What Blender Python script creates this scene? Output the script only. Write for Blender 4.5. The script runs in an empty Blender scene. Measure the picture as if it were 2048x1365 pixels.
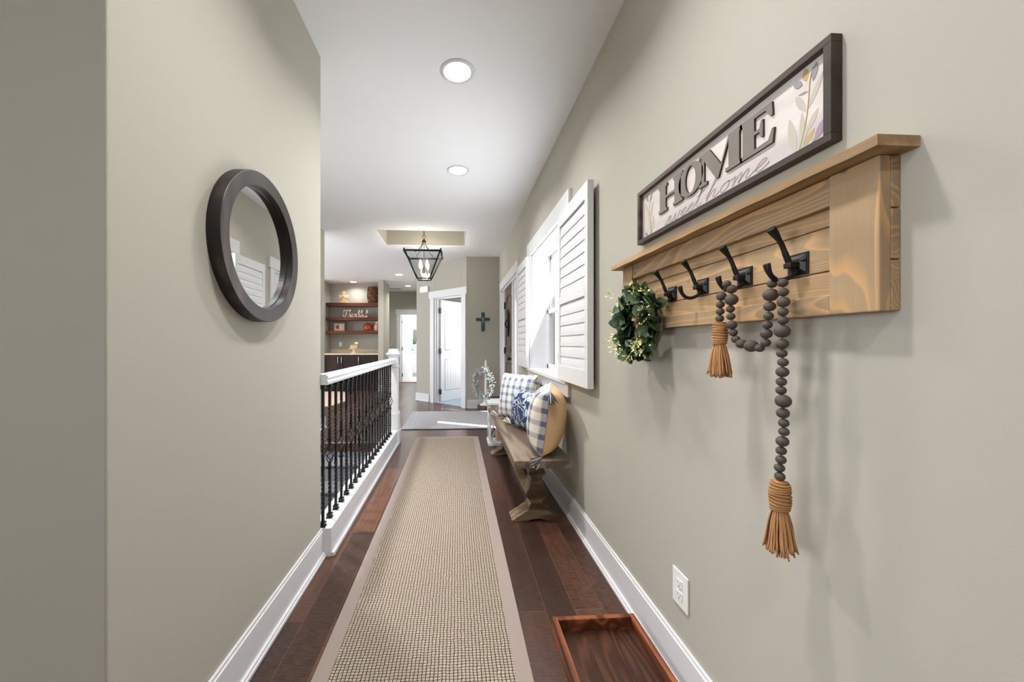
import bpy, bmesh, math, random
from math import sin, cos, pi, sqrt, radians
from mathutils import Vector, Matrix

sc = bpy.context.scene
COL = sc.collection
random.seed(7)

# ------------------------------------------------------------------ camera
FPX = 735.0                    # focal length in pixels of the 2048 px wide frame
VX, VY, CAMH = 914.0, 688.0, 1.16
_a = 13000.0 / FPX
YAW = (_a - sqrt(_a * _a - 4)) / 2          # tangent of the yaw to the right of the corridor axis
CX = VX + FPX * YAW
_c = 1 / sqrt(1 + YAW * YAW); _s = YAW * _c
cam_d = bpy.data.cameras.new('camera')
cam = bpy.data.objects.new('camera', cam_d); COL.objects.link(cam)
cam.location = (0, 0, CAMH)
cam.rotation_euler = (pi / 2, 0, -math.atan(YAW))
cam_d.sensor_fit = 'HORIZONTAL'; cam_d.sensor_width = 36.0
cam_d.lens = FPX / 2048.0 * 36.0
cam_d.shift_x = (1024.0 - CX) / 2048.0
cam_d.shift_y = (VY - 682.5) / 2048.0
cam_d.clip_start = 0.02; cam_d.clip_end = 200
sc.camera = cam

# ------------------------------------------------------------------ world, sun, exposure
w = bpy.data.worlds.new('sky'); sc.world = w; w.use_nodes = True
nt = w.node_tree
for n in list(nt.nodes): nt.nodes.remove(n)
out = nt.nodes.new('ShaderNodeOutputWorld'); bg = nt.nodes.new('ShaderNodeBackground')
sky = nt.nodes.new('ShaderNodeTexSky'); sky.sky_type = 'HOSEK_WILKIE'
sky.sun_direction = Vector((0.75, -0.35, 0.9)).normalized(); sky.turbidity = 4.0; sky.ground_albedo = 0.5
mx = nt.nodes.new('ShaderNodeMix'); mx.data_type = 'RGBA'
mx.inputs[0].default_value = 0.75; mx.inputs[7].default_value = (0.93, 0.96, 1.0, 1)
nt.links.new(sky.outputs[0], mx.inputs[6]); nt.links.new(mx.outputs[2], bg.inputs[0])
bg.inputs[1].default_value = 4.0
nt.links.new(bg.outputs[0], out.inputs[0])

def lamp(name, kind, loc, rot, energy, color=(1, 1, 1), size=None, size_y=None, shape=None, angle=None, spread=None):
    d = bpy.data.lights.new(name, kind); d.energy = energy; d.color = color
    if kind == 'AREA':
        d.shape = shape or ('RECTANGLE' if size_y else 'SQUARE'); d.size = size
        if size_y: d.size_y = size_y
        if spread: d.spread = spread
    if kind == 'POINT' and size: d.shadow_soft_size = size
    if angle is not None: d.angle = angle
    o = bpy.data.objects.new(name, d); COL.objects.link(o)
    o.location = loc; o.rotation_euler = rot
    return o

# sun comes through the two sidelights of the front door
sd = Vector((-0.905, 0.425, -1.45)).normalized()
sun = lamp('sun', 'SUN', (6, 0, 8), (0, 0, 0), 26.0, (1.0, 0.96, 0.9), angle=0.009)
sun.rotation_euler = sd.to_track_quat('-Z', 'Y').to_euler()
# area lamps: daylight at the hall window, added fill light for the other rooms
lamp('fill_rear_left', 'AREA', (-6.9, -1.2, 1.5), (0, radians(-114), 0), 175, (0.98, 0.99, 1.0), 1.9, 3.4)  # added fill, out of view: brightens the right wall from the left
lamp('fill_great_room', 'AREA', (-6.9, 6.6, 1.5), (0, radians(-108), 0), 185, (0.97, 0.985, 1.0), 1.9, 3.6)  # added fill from the unseen side of the great room
lamp('daylight_hall_window', 'AREA', (0.90, 3.11, 1.48), (0, radians(112), 0), 23, (0.95, 0.98, 1.0), 1.1, 1.05)
lamp('fill_bedroom', 'AREA', (0.95, 7.75, 1.55), (0, radians(90), 0), 40, (0.98, 0.99, 1.0), 1.5, 1.3)  # added fill aimed at the open bedroom door; no window opening here
lamp('fill_bath', 'AREA', (-0.35, 12.3, 1.7), (0, radians(90), 0), 70, (0.98, 0.99, 1.0), 1.2, 1.2)  # added fill that brightens the bathroom; no window opening here

sc.view_settings.view_transform = 'Standard'
sc.view_settings.look = 'None'
sc.view_settings.gamma = 1.0
sc.view_settings.use_curve_mapping = False
sc.view_settings.exposure = 0.08
sc.cycles.use_denoising = True
sc.cycles.max_bounces = 10
sc.cycles.diffuse_bounces = 6
sc.cycles.glossy_bounces = 4
sc.cycles.transmission_bounces = 6
sc.cycles.transparent_max_bounces = 12
sc.cycles.sample_clamp_indirect = 6.0
sc.cycles.caustics_reflective = False
sc.cycles.caustics_refractive = False

# ------------------------------------------------------------------ measuring helpers
def ray(px, py):
    u = (px - CX) / FPX; v = (VY - py) / FPX
    return Vector((_c * u + _s, -_s * u + _c, v))
def onx(px, py, x):
    r = ray(px, py); k = x / r.x; return Vector((x, k * r.y, CAMH + k * r.z))
def ony(px, py, y):
    r = ray(px, py); k = y / r.y; return Vector((k * r.x, y, CAMH + k * r.z))

# ------------------------------------------------------------------ materials
MATS = {}
def srgb(c):
    return tuple(((v / 255) / 12.92 if v / 255 <= 0.04045 else ((v / 255 + 0.055) / 1.055) ** 2.4) for v in c) + (1,)
class N:
    """small node-graph helper"""
    def __init__(s, name):
        s.m = bpy.data.materials.new(name); s.m.use_nodes = True; s.t = s.m.node_tree
        s.b = s.t.nodes['Principled BSDF']; MATS[name] = s.m
    def new(s, kind, **kw):
        n = s.t.nodes.new(kind)
        for k, v in kw.items(): setattr(n, k, v)
        return n
    def link(s, a, b): s.t.links.new(a, b)
    def setv(s, inp, v):
        if hasattr(v, 'links') or hasattr(v, 'is_linked'): s.link(v, inp)
        else: inp.default_value = v
    def coord(s, scale=(1, 1, 1), rot=(0, 0, 0), rnd=0.0, kind='Object'):
        tc = s.new('ShaderNodeTexCoord'); mp = s.new('ShaderNodeMapping')
        mp.inputs['Scale'].default_value = scale; mp.inputs['Rotation'].default_value = rot
        src = tc.outputs[kind]
        if rnd:
            oi = s.new('ShaderNodeObjectInfo'); ml = s.new('ShaderNodeMath', operation='MULTIPLY'); ml.inputs[1].default_value = rnd
            s.link(oi.outputs['Random'], ml.inputs[0])
            ad = s.new('ShaderNodeVectorMath', operation='ADD'); s.link(src, ad.inputs[0]); s.link(ml.outputs[0], ad.inputs[1])
            src = ad.outputs[0]
        s.link(src, mp.inputs[0]); return mp.outputs[0]
    def noise(s, vec, scale=5, detail=4, rough=.5, dist=0.0):
        n = s.new('ShaderNodeTexNoise'); s.link(vec, n.inputs['Vector'])
        n.inputs['Scale'].default_value = scale; n.inputs['Detail'].default_value = detail
        n.inputs['Roughness'].default_value = rough; n.inputs['Distortion'].default_value = dist
        return n.outputs[0]
    def ramp(s, fac, stops, interp='LINEAR'):
        r = s.new('ShaderNodeValToRGB'); s.link(fac, r.inputs[0]); cr = r.color_ramp; cr.interpolation = interp
        while len(cr.elements) < len(stops): cr.elements.new(0.5)
        for e, (p, c) in zip(cr.elements, stops):
            e.position = p; e.color = c if len(c) == 4 else tuple(c) + (1,)
        return r.outputs[0]
    def math(s, op, a, b=0.0, c=0.0, clamp=False):
        n = s.new('ShaderNodeMath', operation=op, use_clamp=clamp)
        for i, v in enumerate((a, b, c)):
            s.setv(n.inputs[i], v)
        return n.outputs[0]
    def mix(s, f, a, b, mode='MIX'):
        n = s.new('ShaderNodeMix', data_type='RGBA', blend_type=mode)
        s.setv(n.inputs[0], f); s.setv(n.inputs[6], a); s.setv(n.inputs[7], b)
        return n.outputs[2]
    def sep(s, v):
        n = s.new('ShaderNodeSeparateXYZ'); s.link(v, n.inputs[0]); return n.outputs
    def bump(s, h, strength=.2, dist=.002):
        n = s.new('ShaderNodeBump'); n.inputs['Strength'].default_value = strength; n.inputs['Distance'].default_value = dist
        s.link(h, n.inputs['Height']); s.link(n.outputs[0], s.b.inputs['Normal'])
    def base(s, c): s.setv(s.b.inputs['Base Color'], c)
    def rough(s, v): s.setv(s.b.inputs['Roughness'], v)

def plain(name, rgb, rough=.6, metal=0.0, bump=0.0, bscale=300, var=0.0, emit=None, estr=0, spec=.5, coat=0):
    n = N(name); c = srgb(rgb)
    n.base(c); n.rough(rough); n.b.inputs['Metallic'].default_value = metal
    n.b.inputs['Specular IOR Level'].default_value = spec
    if coat: n.b.inputs['Coat Weight'].default_value = coat
    if var or bump:
        v = n.coord()
        if var:
            f = n.noise(v, 6, 3)
            d = tuple(x * (1 - var) for x in c[:3]) + (1,); e = tuple(min(1, x * (1 + var)) for x in c[:3]) + (1,)
            n.base(n.ramp(f, [(.3, d), (.7, e)]))
        if bump: n.bump(n.noise(v, bscale, 2), bump, .001)
    if emit:
        n.b.inputs['Emission Color'].default_value = srgb(emit); n.b.inputs['Emission Strength'].default_value = estr
    return n.m

plain('wall_paint', (176, 173, 163), .85, bump=.12, bscale=260, spec=.25)
plain('wall_paint_white', (236, 234, 228), .8, spec=.25)
plain('ceiling_paint', (242, 244, 248), .9, bump=.08, bscale=200, spec=.2)
plain('white_trim', (218, 219, 223), .35, spec=.4)
plain('white_wood', (216, 218, 221), .4, spec=.4)
plain('black_iron', (26, 25, 26), .42, metal=.35)
plain('black_baluster', (20, 21, 26), .38, metal=.3)
plain('bronze', (58, 44, 36), .4, metal=.7)
plain('nickel', (190, 188, 184), .28, metal=.95)
plain('dark_gap', (16, 13, 12), .8)
plain('outlet_plastic', (232, 232, 232), .35)
plain('jute', (180, 134, 88), .95, var=.3, bump=.5, bscale=900)
plain('string', (150, 110, 70), .95)
plain('letter_grey', (112, 104, 98), .6, var=.08)
plain('letter_edge', (60, 44, 40), .7)
plain('script_ink', (160, 144, 148), .7)
plain('leaf_print_grey', (184, 178, 166), .75)
plain('leaf_print_dark', (142, 140, 146), .75)
plain('leaf_print_gold', (182, 158, 104), .75)
plain('leaf_print_mauve', (158, 140, 158), .75)
plain('tan_cotton', (216, 180, 136), .9, var=.05, bump=.3, bscale=500)
plain('thread_grey', (92, 92, 108), .95)
plain('thread_cream', (214, 206, 198), .95)
plain('thread_blue', (120, 140, 165), .95)
plain('counter_stone', (214, 196, 172), .3, var=.05)
plain('cream_ceramic', (232, 214, 184), .45)
plain('gold_cream', (228, 196, 140), .6, var=.2)
plain('orange_glaze', (182, 74, 32), .3, var=.45)
plain('blush_wood', (232, 204, 190), .6)
plain('frame_pink', (214, 186, 172), .6)
plain('print_paper', (236, 214, 200), .7)
plain('jar_glass', (196, 160, 124), .2)
plain('amber_fill', (160, 88, 36), .5)
plain('wire_gold', (196, 172, 120), .4, metal=.5)
plain('white_stone', (236, 236, 236), .4)
plain('green_leaf', (96, 138, 100), .6, var=.3)
plain('vase_glass', (150, 170, 180), .15)
plain('bed_carpet', (150, 166, 184), .95, bump=.4, bscale=500)
plain('bath_floor', (206, 204, 200), .4)
plain('siding', (120, 128, 132), .8)
plain('lawn', (110, 120, 84), .95, var=.3)
plain('concrete', (190, 186, 178), .9, var=.08)
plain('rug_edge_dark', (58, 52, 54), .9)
plain('candle_wax', (226, 186, 156), .6)
plain('log_bark', (92, 72, 58), .95, var=.4, bump=.8, bscale=120)
plain('white_wash', (232, 230, 226), .8, var=.05)
plain('berry_blue', (150, 172, 186), .7, var=.3)
plain('berry_white', (226, 230, 232), .7)
plain('twig', (120, 112, 100), .9)
plain('cross_teal', (52, 74, 72), .5, metal=.3, var=.6, bump=.5, bscale=60)
plain('cross_silver', (190, 196, 196), .4, metal=.6)
plain('brass', (120, 88, 50), .4, metal=.8)
plain('steel_hinge', (70, 70, 74), .35, metal=.8)
plain('blind_grey', (168, 172, 176), .8)

def emis(name, rgb, st):
    n = N(name); n.base(srgb(rgb)); n.b.inputs['Emission Color'].default_value = srgb(rgb); n.b.inputs['Emission Strength'].default_value = st
    return n.m
emis('lamp_lens', (255, 250, 240), 6.0)
emis('bulb_glow', (255, 232, 196), 34.0)

def glass(name, rough=.0, tint=(1, 1, 1, 1), seeded=False):
    n = N(name); t = n.t
    tr = n.new('ShaderNodeBsdfTransparent'); tr.inputs[0].default_value = tint
    gl = n.new('ShaderNodeBsdfGlossy'); gl.inputs['Roughness'].default_value = rough
    lw = n.new('ShaderNodeLayerWeight'); lw.inputs[0].default_value = .5
    fr = n.math('MULTIPLY_ADD', n.math('POWER', lw.outputs['Facing'], 5.0), .55, .04)
    mxs = n.new('ShaderNodeMixShader')
    fac = fr
    if seeded:
        v = n.coord(); vo = n.new('ShaderNodeTexVoronoi'); vo.inputs['Scale'].default_value = 60; n.link(v, vo.inputs['Vector'])
        s1 = n.ramp(vo.outputs['Distance'], [(.0, (.35, .35, .35)), (.25, (.03, .03, .03))])
        fac = n.math('ADD', fr, s1, clamp=True)
    n.link(fac, mxs.inputs[0]); n.link(tr.outputs[0], mxs.inputs[1]); n.link(gl.outputs[0], mxs.inputs[2])
    n.link(mxs.outputs[0], t.nodes['Material Output'].inputs[0])
    return n.m
glass('window_glass')
glass('seeded_glass', .08, (.93, .95, .95, 1), True)

n = N('mirror_glass'); n.base((.93, .93, .93, 1)); n.b.inputs['Metallic'].default_value = 1; n.rough(.0)

def wood(name, dark, mid, light, axis='y', ring=30, stretch=14, rough=.55, rnd=7.0, bump=.15, knots=False, spec=.4, knot_col=None):
    """grain runs along axis"""
    n = N(name)
    sc3 = {'x': (1 / stretch, 1, 1), 'y': (1, 1 / stretch, 1), 'z': (1, 1, 1 / stretch)}[axis]
    v = n.coord(sc3, rnd=rnd)
    warp = n.noise(v, 7, 2, .5)
    w1 = n.math('MULTIPLY', warp, ring)
    w2 = n.math('SINE', w1)
    fine = n.noise(v, 160, 3, .6)
    f = n.math('ADD', n.math('MULTIPLY', w2, .32), n.math('MULTIPLY_ADD', fine, .5, .22))
    col = n.ramp(f, [(.15, srgb(light)), (.45, srgb(mid)), (.85, srgb(dark))])
    if knots:
        vk = n.coord((1, 1, 1), rnd=rnd); vo = n.new('ShaderNodeTexVoronoi'); vo.inputs['Scale'].default_value = 9.0; n.link(vk, vo.inputs['Vector'])
        kf = n.ramp(vo.outputs['Distance'], [(.0, (1, 1, 1)), (.06, (.8, .8, .8)), (.11, (0, 0, 0))])
        col = n.mix(kf, col, srgb(knot_col or dark))
    n.base(col); n.rough(rough); n.b.inputs['Specular IOR Level'].default_value = spec
    n.bump(f, bump, .001)
    return n.m
def pine(name, axis, ring=26, stretch=9):
    n = N(name)
    sc3 = {'y': (1, 1 / stretch, 1), 'z': (1, 1, 1 / stretch)}[axis]
    v = n.coord(sc3, rnd=5.0)
    warp = n.noise(v, 9, 1, .4, .15)
    fr = n.math('FRACT', n.math('MULTIPLY', warp, ring))
    line = n.ramp(fr, [(.0, (0, 0, 0)), (.55, (.12, .12, .12)), (.9, (1, 1, 1)), (1, (.1, .1, .1))])
    fine = n.noise(n.coord({'y': (1, .03, 1), 'z': (1, 1, .03)}[axis], rnd=5.0), 240, 3, .6)
    big = n.noise(n.coord((1, 1, 1), rnd=3.0), 5, 2)
    base = n.ramp(big, [(.35, srgb((146, 126, 102))), (.65, srgb((176, 150, 116)))])
    base = n.mix(n.math('MULTIPLY', fine, .35), base, srgb((120, 100, 80)))
    col = n.mix(n.math('MULTIPLY', line, .75), base, srgb((206, 160, 108)))
    vo = n.new('ShaderNodeTexVoronoi'); vo.inputs['Scale'].default_value = 7.5; n.link(n.coord((1, 1, 1), rnd=2.0), vo.inputs['Vector'])
    kf = n.ramp(vo.outputs['Distance'], [(.0, (1, 1, 1)), (.05, (.85, .85, .85)), (.085, (0, 0, 0))])
    col = n.mix(kf, col, srgb((112, 74, 48)))
    n.base(col); n.rough(.6); n.b.inputs['Specular IOR Level'].default_value = .3
    n.bump(n.math('ADD', line, fine), .12, .0008)
pine('pine_y', 'y'); pine('pine_z', 'z')
wood('pine_shelf', (136, 110, 78), (168, 136, 98), (184, 152, 110), 'y', 40, 14, .55)
wood('bench_top', (86, 73, 60), (114, 99, 84), (136, 120, 103), 'y', 30, 12, .42)
wood('bench_base', (72, 54, 40), (100, 80, 60), (126, 106, 84), 'x', 30, 8, .5)
wood('bench_end', (74, 50, 32), (98, 70, 46), (118, 88, 60), 'x', 24, 6, .5)
wood('sign_frame', (42, 32, 28), (62, 48, 42), (84, 68, 60), 'y', 20, 30, .55)
wood('mirror_wood', (24, 20, 19), (44, 36, 34), (74, 60, 56), 'z', 14, 12, .38, bump=.1)
wood('tray_wood', (70, 36, 22), (112, 62, 38), (150, 88, 54), 'y', 34, 10, .38)
wood('tray_floor', (56, 34, 26), (68, 42, 32), (84, 54, 40), 'y', 70, 8, .3)
wood('shelf_wood', (60, 26, 14), (98, 46, 26), (128, 66, 40), 'x', 20, 14, .4)
wood('cabinet_wood', (26, 13, 12), (40, 20, 17), (54, 28, 22), 'z', 14, 10, .35)
wood('door_wood', (66, 54, 50), (92, 76, 70), (112, 96, 88), 'z', 16, 16, .3)
wood('board_white', (188, 180, 178), (204, 196, 193), (216, 208, 205), 'y', 18, 20, .7, bump=.05)

# hardwood floor
n = N('hardwood')
v = n.coord((1, 1, 1), (0, 0, pi / 2))
br = n.new('ShaderNodeTexBrick'); n.link(v, br.inputs['Vector'])
br.offset = 0.37; br.offset_frequency = 2; br.squash = 1
br.inputs['Color1'].default_value = (0, 0, 0, 1); br.inputs['Color2'].default_value = (1, 1, 1, 1)
br.inputs['Mortar'].default_value = (.5, .5, .5, 1)
br.inputs['Scale'].default_value = 1.0; br.inputs['Mortar Size'].default_value = .0011; br.inputs['Mortar Smooth'].default_value = .1
br.inputs['Brick Width'].default_value = 1.15; br.inputs['Row Height'].default_value = .128; br.inputs['Bias'].default_value = 0
tone = n.ramp(br.outputs['Color'], [(.05, srgb((48, 33, 28))), (.3, srgb((62, 41, 33))), (.6, srgb((80, 52, 40))), (.9, srgb((112, 74, 56)))])
vg = n.coord((1, .06, 1))
sb = n.new('ShaderNodeSeparateColor'); n.link(br.outputs['Color'], sb.inputs[0])
off = n.new('ShaderNodeCombineXYZ'); n.link(n.math('MULTIPLY', sb.outputs[0], 31.0), off.inputs[0]); n.link(n.math('MULTIPLY', sb.outputs[0], 17.0), off.inputs[1])
va = n.new('ShaderNodeVectorMath', operation='ADD'); n.link(vg, va.inputs[0]); n.link(off.outputs[0], va.inputs[1])
g = n.noise(va.outputs[0], 55, 5, .65, .4)
big = n.noise(va.outputs[0], 6, 2)
c1 = n.mix(n.ramp(g, [(.4, (0, 0, 0)), (.65, (.5, .5, .5))]), tone, srgb((42, 29, 25)))
c1 = n.mix(n.math('MULTIPLY', big, .25), c1, srgb((116, 76, 54)))
c2 = n.mix(br.outputs['Fac'], c1, srgb((112, 82, 66)))  # seams coloured lighter to paint in highlights along the plank bevels
saw = n.noise(n.coord((.12, 1, 1)), 210, 2, .5, .3)
smask = n.ramp(n.noise(va.outputs[0], 2.2, 1), [(.42, (0, 0, 0)), (.6, (1, 1, 1))])
sf = n.math('MULTIPLY', n.ramp(saw, [(.42, (1, 1, 1)), (.56, (0, 0, 0))]), n.math('MULTIPLY_ADD', smask, .55, .22))
c2 = n.mix(sf, c2, srgb((34, 23, 20)))
n.base(c2)
n.b.inputs['Coat Weight'].default_value = .22; n.b.inputs['Coat Roughness'].default_value = .22
n.rough(n.math('MULTIPLY_ADD', g, .14, .3))
n.b.inputs['Specular IOR Level'].default_value = .45
n.bump(n.math('SUBTRACT', n.math('MULTIPLY_ADD', saw, .5, n.math('MULTIPLY', g, .5)), n.math('MULTIPLY', br.outputs['Fac'], 1.5)), .22, .0015)

# woven rugs
def weave(name, light, dark, cx_, cy_):
    n = N(name); v = n.coord(); x, y, z = n.sep(v)
    row = n.math('FLOOR', n.math('DIVIDE', y, cy_))
    jit = n.noise(n.coord((1, 1, 1)), 30, 2)
    xs = n.math('ADD', n.math('DIVIDE', x, cx_), n.math('MULTIPLY', jit, .6))
    ys = n.math('ADD', n.math('DIVIDE', y, cy_), n.math('MULTIPLY', jit, .9))
    fx = n.math('ABSOLUTE', n.math('SUBTRACT', n.math('FRACT', xs), .5))
    fy = n.math('ABSOLUTE', n.math('SUBTRACT', n.math('FRACT', ys), .5))
    m = n.math('MAXIMUM', fx, fy)
    f = n.ramp(m, [(.34, (0, 0, 0)), (.45, (1, 1, 1))])
    cvar = n.noise(n.coord((1, 1, 1)), 90, 3)
    lt = n.ramp(cvar, [(.35, tuple(a * .8 for a in srgb(light)[:3])), (.7, srgb(light))])
    n.base(n.mix(f, lt, srgb(dark))); n.rough(.95); n.b.inputs['Specular IOR Level'].default_value = .15
    h = n.math('SUBTRACT', 1.0, n.math('MULTIPLY', m, 2.0))
    n.bump(h, .9, .003)
    return n.m
weave('weave_tan', (186, 172, 157), (50, 39, 32), .0138, .0115)
weave('weave_grey', (214, 214, 219), (130, 128, 132), .0138, .0115)
plain('rug_border', (150, 136, 130), .9, bump=.3, bscale=700)
plain('mat_border', (168, 168, 178), .9, bump=.3, bscale=700)
plain('area_rug_beige', (206, 182, 164), .95, var=.06)

# stair carpet
n = N('stair_carpet'); v = n.coord()
f = n.noise(v, 90, 3, .7)
n.base(n.ramp(f, [(.35, srgb((112, 114, 124))), (.6, srgb((162, 165, 174))), (.75, srgb((192, 194, 200)))])); n.rough(.97)
n.bump(f, .5, .004)

# plaid fabric on a cushion: object x,z are the cushion's own face axes
def plaid(name, blue, cream, step, off=0.0):
    n = N(name); v = n.coord(); x, y, z = n.sep(v)
    def band(a):
        f = n.math('FRACT', n.math('ADD', n.math('DIVIDE', a, step), off))
        d = n.math('ABSOLUTE', n.math('SUBTRACT', f, .5))
        return n.ramp(d, [(.17, (1, 1, 1)), (.23, (0, 0, 0))])
    hatch = n.ramp(n.noise(v, 420, 1), [(.42, (0, 0, 0)), (.56, (1, 1, 1))])
    bx = band(x); bz = band(z)
    f1 = n.math('MULTIPLY', bx, n.math('MULTIPLY_ADD', hatch, .45, .35))
    f2 = n.math('MULTIPLY', bz, n.math('MULTIPLY_ADD', hatch, -.35, .62))
    f = n.math('MINIMUM', n.math('ADD', f1, f2), 1.0)
    n.base(n.mix(f, srgb(cream), srgb(blue))); n.rough(.95)
    n.bump(n.noise(v, 500, 2), .5, .002); n.b.inputs['Specular IOR Level'].default_value = .15
    return n.m
plaid('plaid_near', (88, 96, 116), (222, 214, 206), .082)
plaid('plaid_far', (104, 124, 150), (226, 222, 218), .07, .3)
n = N('navy_floral'); v = n.coord()
wv = n.noise(v, 9, 2, .5, 1.8)
vo = n.new('ShaderNodeTexVoronoi'); vo.inputs['Scale'].default_value = 13; n.link(v, vo.inputs['Vector'])
petal = n.ramp(vo.outputs['Distance'], [(.12, srgb((214, 214, 196))), (.2, srgb((112, 142, 176))), (.36, srgb((176, 200, 212))), (.44, srgb((38, 52, 88)))])
vine = n.ramp(wv, [(.47, (0, 0, 0)), (.49, (1, 1, 1)), (.52, (1, 1, 1)), (.54, (0, 0, 0))])
n.base(n.mix(vine, petal, srgb((206, 212, 222)))); n.rough(.9); n.bump(n.noise(v, 400, 2), .3, .001)

# eucalyptus leaves
def leafmat(name, a, b):
    n = N(name); v = n.coord(); f = n.noise(v, 28, 2)
    n.base(n.ramp(f, [(.38, srgb(a)), (.62, srgb(b))])); n.rough(.5)
    n.b.inputs['Subsurface Weight'].default_value = 0.0
    return n.m
leafmat('leaf_dark', (44, 66, 40), (92, 120, 84))
leafmat('leaf_light', (122, 142, 82), (164, 176, 120))
leafmat('bud_yellow', (206, 204, 120), (240, 234, 184))
# beads
n = N('bead_wood'); v = n.coord((1, 1, .25)); f = n.noise(v, 130, 4, .7)
n.base(n.ramp(f, [(.3, srgb((54, 46, 42))), (.7, srgb((92, 80, 73)))])); n.rough(.6); n.bump(f, .25, .0006)
# wicker
n = N('wicker'); v = n.coord(); x, y, z = n.sep(v)
ang = n.math('ARCTAN2', y, x)
a1 = n.math('SINE', n.math('MULTIPLY', ang, 14)); a2 = n.math('SINE', n.math('MULTIPLY', z, 130))
f = n.math('MULTIPLY', a1, a2)
n.base(n.ramp(f, [(.0, srgb((64, 34, 20))), (.35, srgb((130, 84, 48))), (.8, srgb((216, 172, 120)))])); n.rough(.7); n.bump(f, .8, .01)

# ------------------------------------------------------------------ mesh builder
class MB:
    def __init__(s): s.v = []; s.f = []; s.sm = []
    def add(s, vs, fs, smooth=False):
        o = len(s.v); s.v += [Vector(p) for p in vs]
        for f in fs: s.f.append([i + o for i in f]); s.sm.append(smooth)
        return s
    def box(s, x0, x1, y0, y1, z0, z1):
        x0, x1 = sorted((x0, x1)); y0, y1 = sorted((y0, y1)); z0, z1 = sorted((z0, z1))
        return s.add([(x0, y0, z0), (x1, y0, z0), (x1, y1, z0), (x0, y1, z0), (x0, y0, z1), (x1, y0, z1), (x1, y1, z1), (x0, y1, z1)],
                     [(0, 3, 2, 1), (4, 5, 6, 7), (0, 1, 5, 4), (1, 2, 6, 5), (2, 3, 7, 6), (3, 0, 4, 7)])
    def hexa(s, bottom, top):
        return s.add(list(bottom) + list(top), [(0, 3, 2, 1), (4, 5, 6, 7), (0, 1, 5, 4), (1, 2, 6, 5), (2, 3, 7, 6), (3, 0, 4, 7)])
    def prism(s, pts, a, b, axis='z', smooth=False):
        """2-D outline pts extruded between a and b along axis"""
        def mk(p, h):
            if axis == 'z': return (p[0], p[1], h)
            if axis == 'y': return (p[0], h, p[1])
            return (h, p[0], p[1])
        k = len(pts); vs = [mk(p, a) for p in pts] + [mk(p, b) for p in pts]
        fs = [tuple(range(k))[::-1], tuple(range(k, 2 * k))]
        s.add(vs, fs)
        o = len(s.v) - 2 * k
        for i in range(k):
            j = (i + 1) % k; s.f.append([o + i, o + j, o + k + j, o + k + i]); s.sm.append(smooth)
        return s
    def tube(s, pts, r, seg=8, cap=True, squash=None):
        pts = [Vector(p) for p in pts]; k = len(pts)
        rs = r if isinstance(r, (list, tuple)) else [r] * k
        rings = []; up = None
        for i, p in enumerate(pts):
            t = (pts[min(i + 1, k - 1)] - pts[max(i - 1, 0)])
            t = t.normalized() if t.length > 1e-9 else Vector((0, 0, 1))
            if up is None:
                ref = Vector((0, 0, 1)) if abs(t.z) < .9 else Vector((0, 1, 0))
                up = (ref - t * ref.dot(t)).normalized()
            else:
                up = (up - t * up.dot(t)).normalized()
            sd_ = t.cross(up)
            ring = []
            for j in range(seg):
                a = 2 * pi * j / seg
                q = up * cos(a) * rs[i] + sd_ * sin(a) * rs[i]
                if squash: q = Vector((q.x * squash[0], q.y * squash[1], q.z * squash[2]))
                ring.append(p + q)
            rings.append(ring)
        vs = [q for rg in rings for q in rg]; fs = []
        for i in range(k - 1):
            for j in range(seg):
                j2 = (j + 1) % seg; fs.append((i * seg + j, i * seg + j2, (i + 1) * seg + j2, (i + 1) * seg + j))
        if cap: fs.append(tuple(range(seg))[::-1]); fs.append(tuple(range((k - 1) * seg, k * seg)))
        return s.add(vs, fs, True)
    def lathe(s, prof, c=(0, 0, 0), seg=24, smooth=True, axis='z', sx=1, sy=1):
        vs = []; fs = []; k = len(prof)
        for i in range(seg):
            a = 2 * pi * i / seg
            for r, h in prof:
                p = (r * cos(a) * sx, r * sin(a) * sy, h)
                if axis == 'x': p = (p[2], p[0], p[1])
                if axis == 'y': p = (p[0], p[2], p[1])
                vs.append((p[0] + c[0], p[1] + c[1], p[2] + c[2]))
        for i in range(seg):
            j = (i + 1) % seg
            for m in range(k - 1): fs.append((i * k + m, j * k + m, j * k + m + 1, i * k + m + 1))
        return s.add(vs, fs, smooth)
    def ball(s, c, r, seg=14, rings=9, sx=1, sy=1, sz=1):
        prof = [(max(1e-5, r * sin(pi * i / rings)), -r * cos(pi * i / rings) * sz) for i in range(rings + 1)]
        return s.lathe(prof, c, seg, True, 'z', sx, sy)
    def ribbon(s, pts, wd, plane, d0, d1):
        """flat stroke: pts are 2-D, extruded between d0 and d1 along the plane normal"""
        P = [Vector((p[0], p[1])) for p in pts]; L = []; R = []
        for i, p in enumerate(P):
            t = P[min(i + 1, len(P) - 1)] - P[max(i - 1, 0)]
            if t.length < 1e-9: t = Vector((1, 0))
            t.normalize(); nn = Vector((-t.y, t.x)) * wd / 2
            L.append(p + nn); R.append(p - nn)
        def mk(p, h): return plane(p.x, p.y, h)
        for i in range(len(P) - 1):
            q = [L[i], R[i], R[i + 1], L[i + 1]]
            s.hexa([mk(a, d0) for a in q], [mk(a, d1) for a in q])
        return s
    def xf(s, M, start=0):
        for i in range(start, len(s.v)): s.v[i] = M @ s.v[i]
        return s
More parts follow.
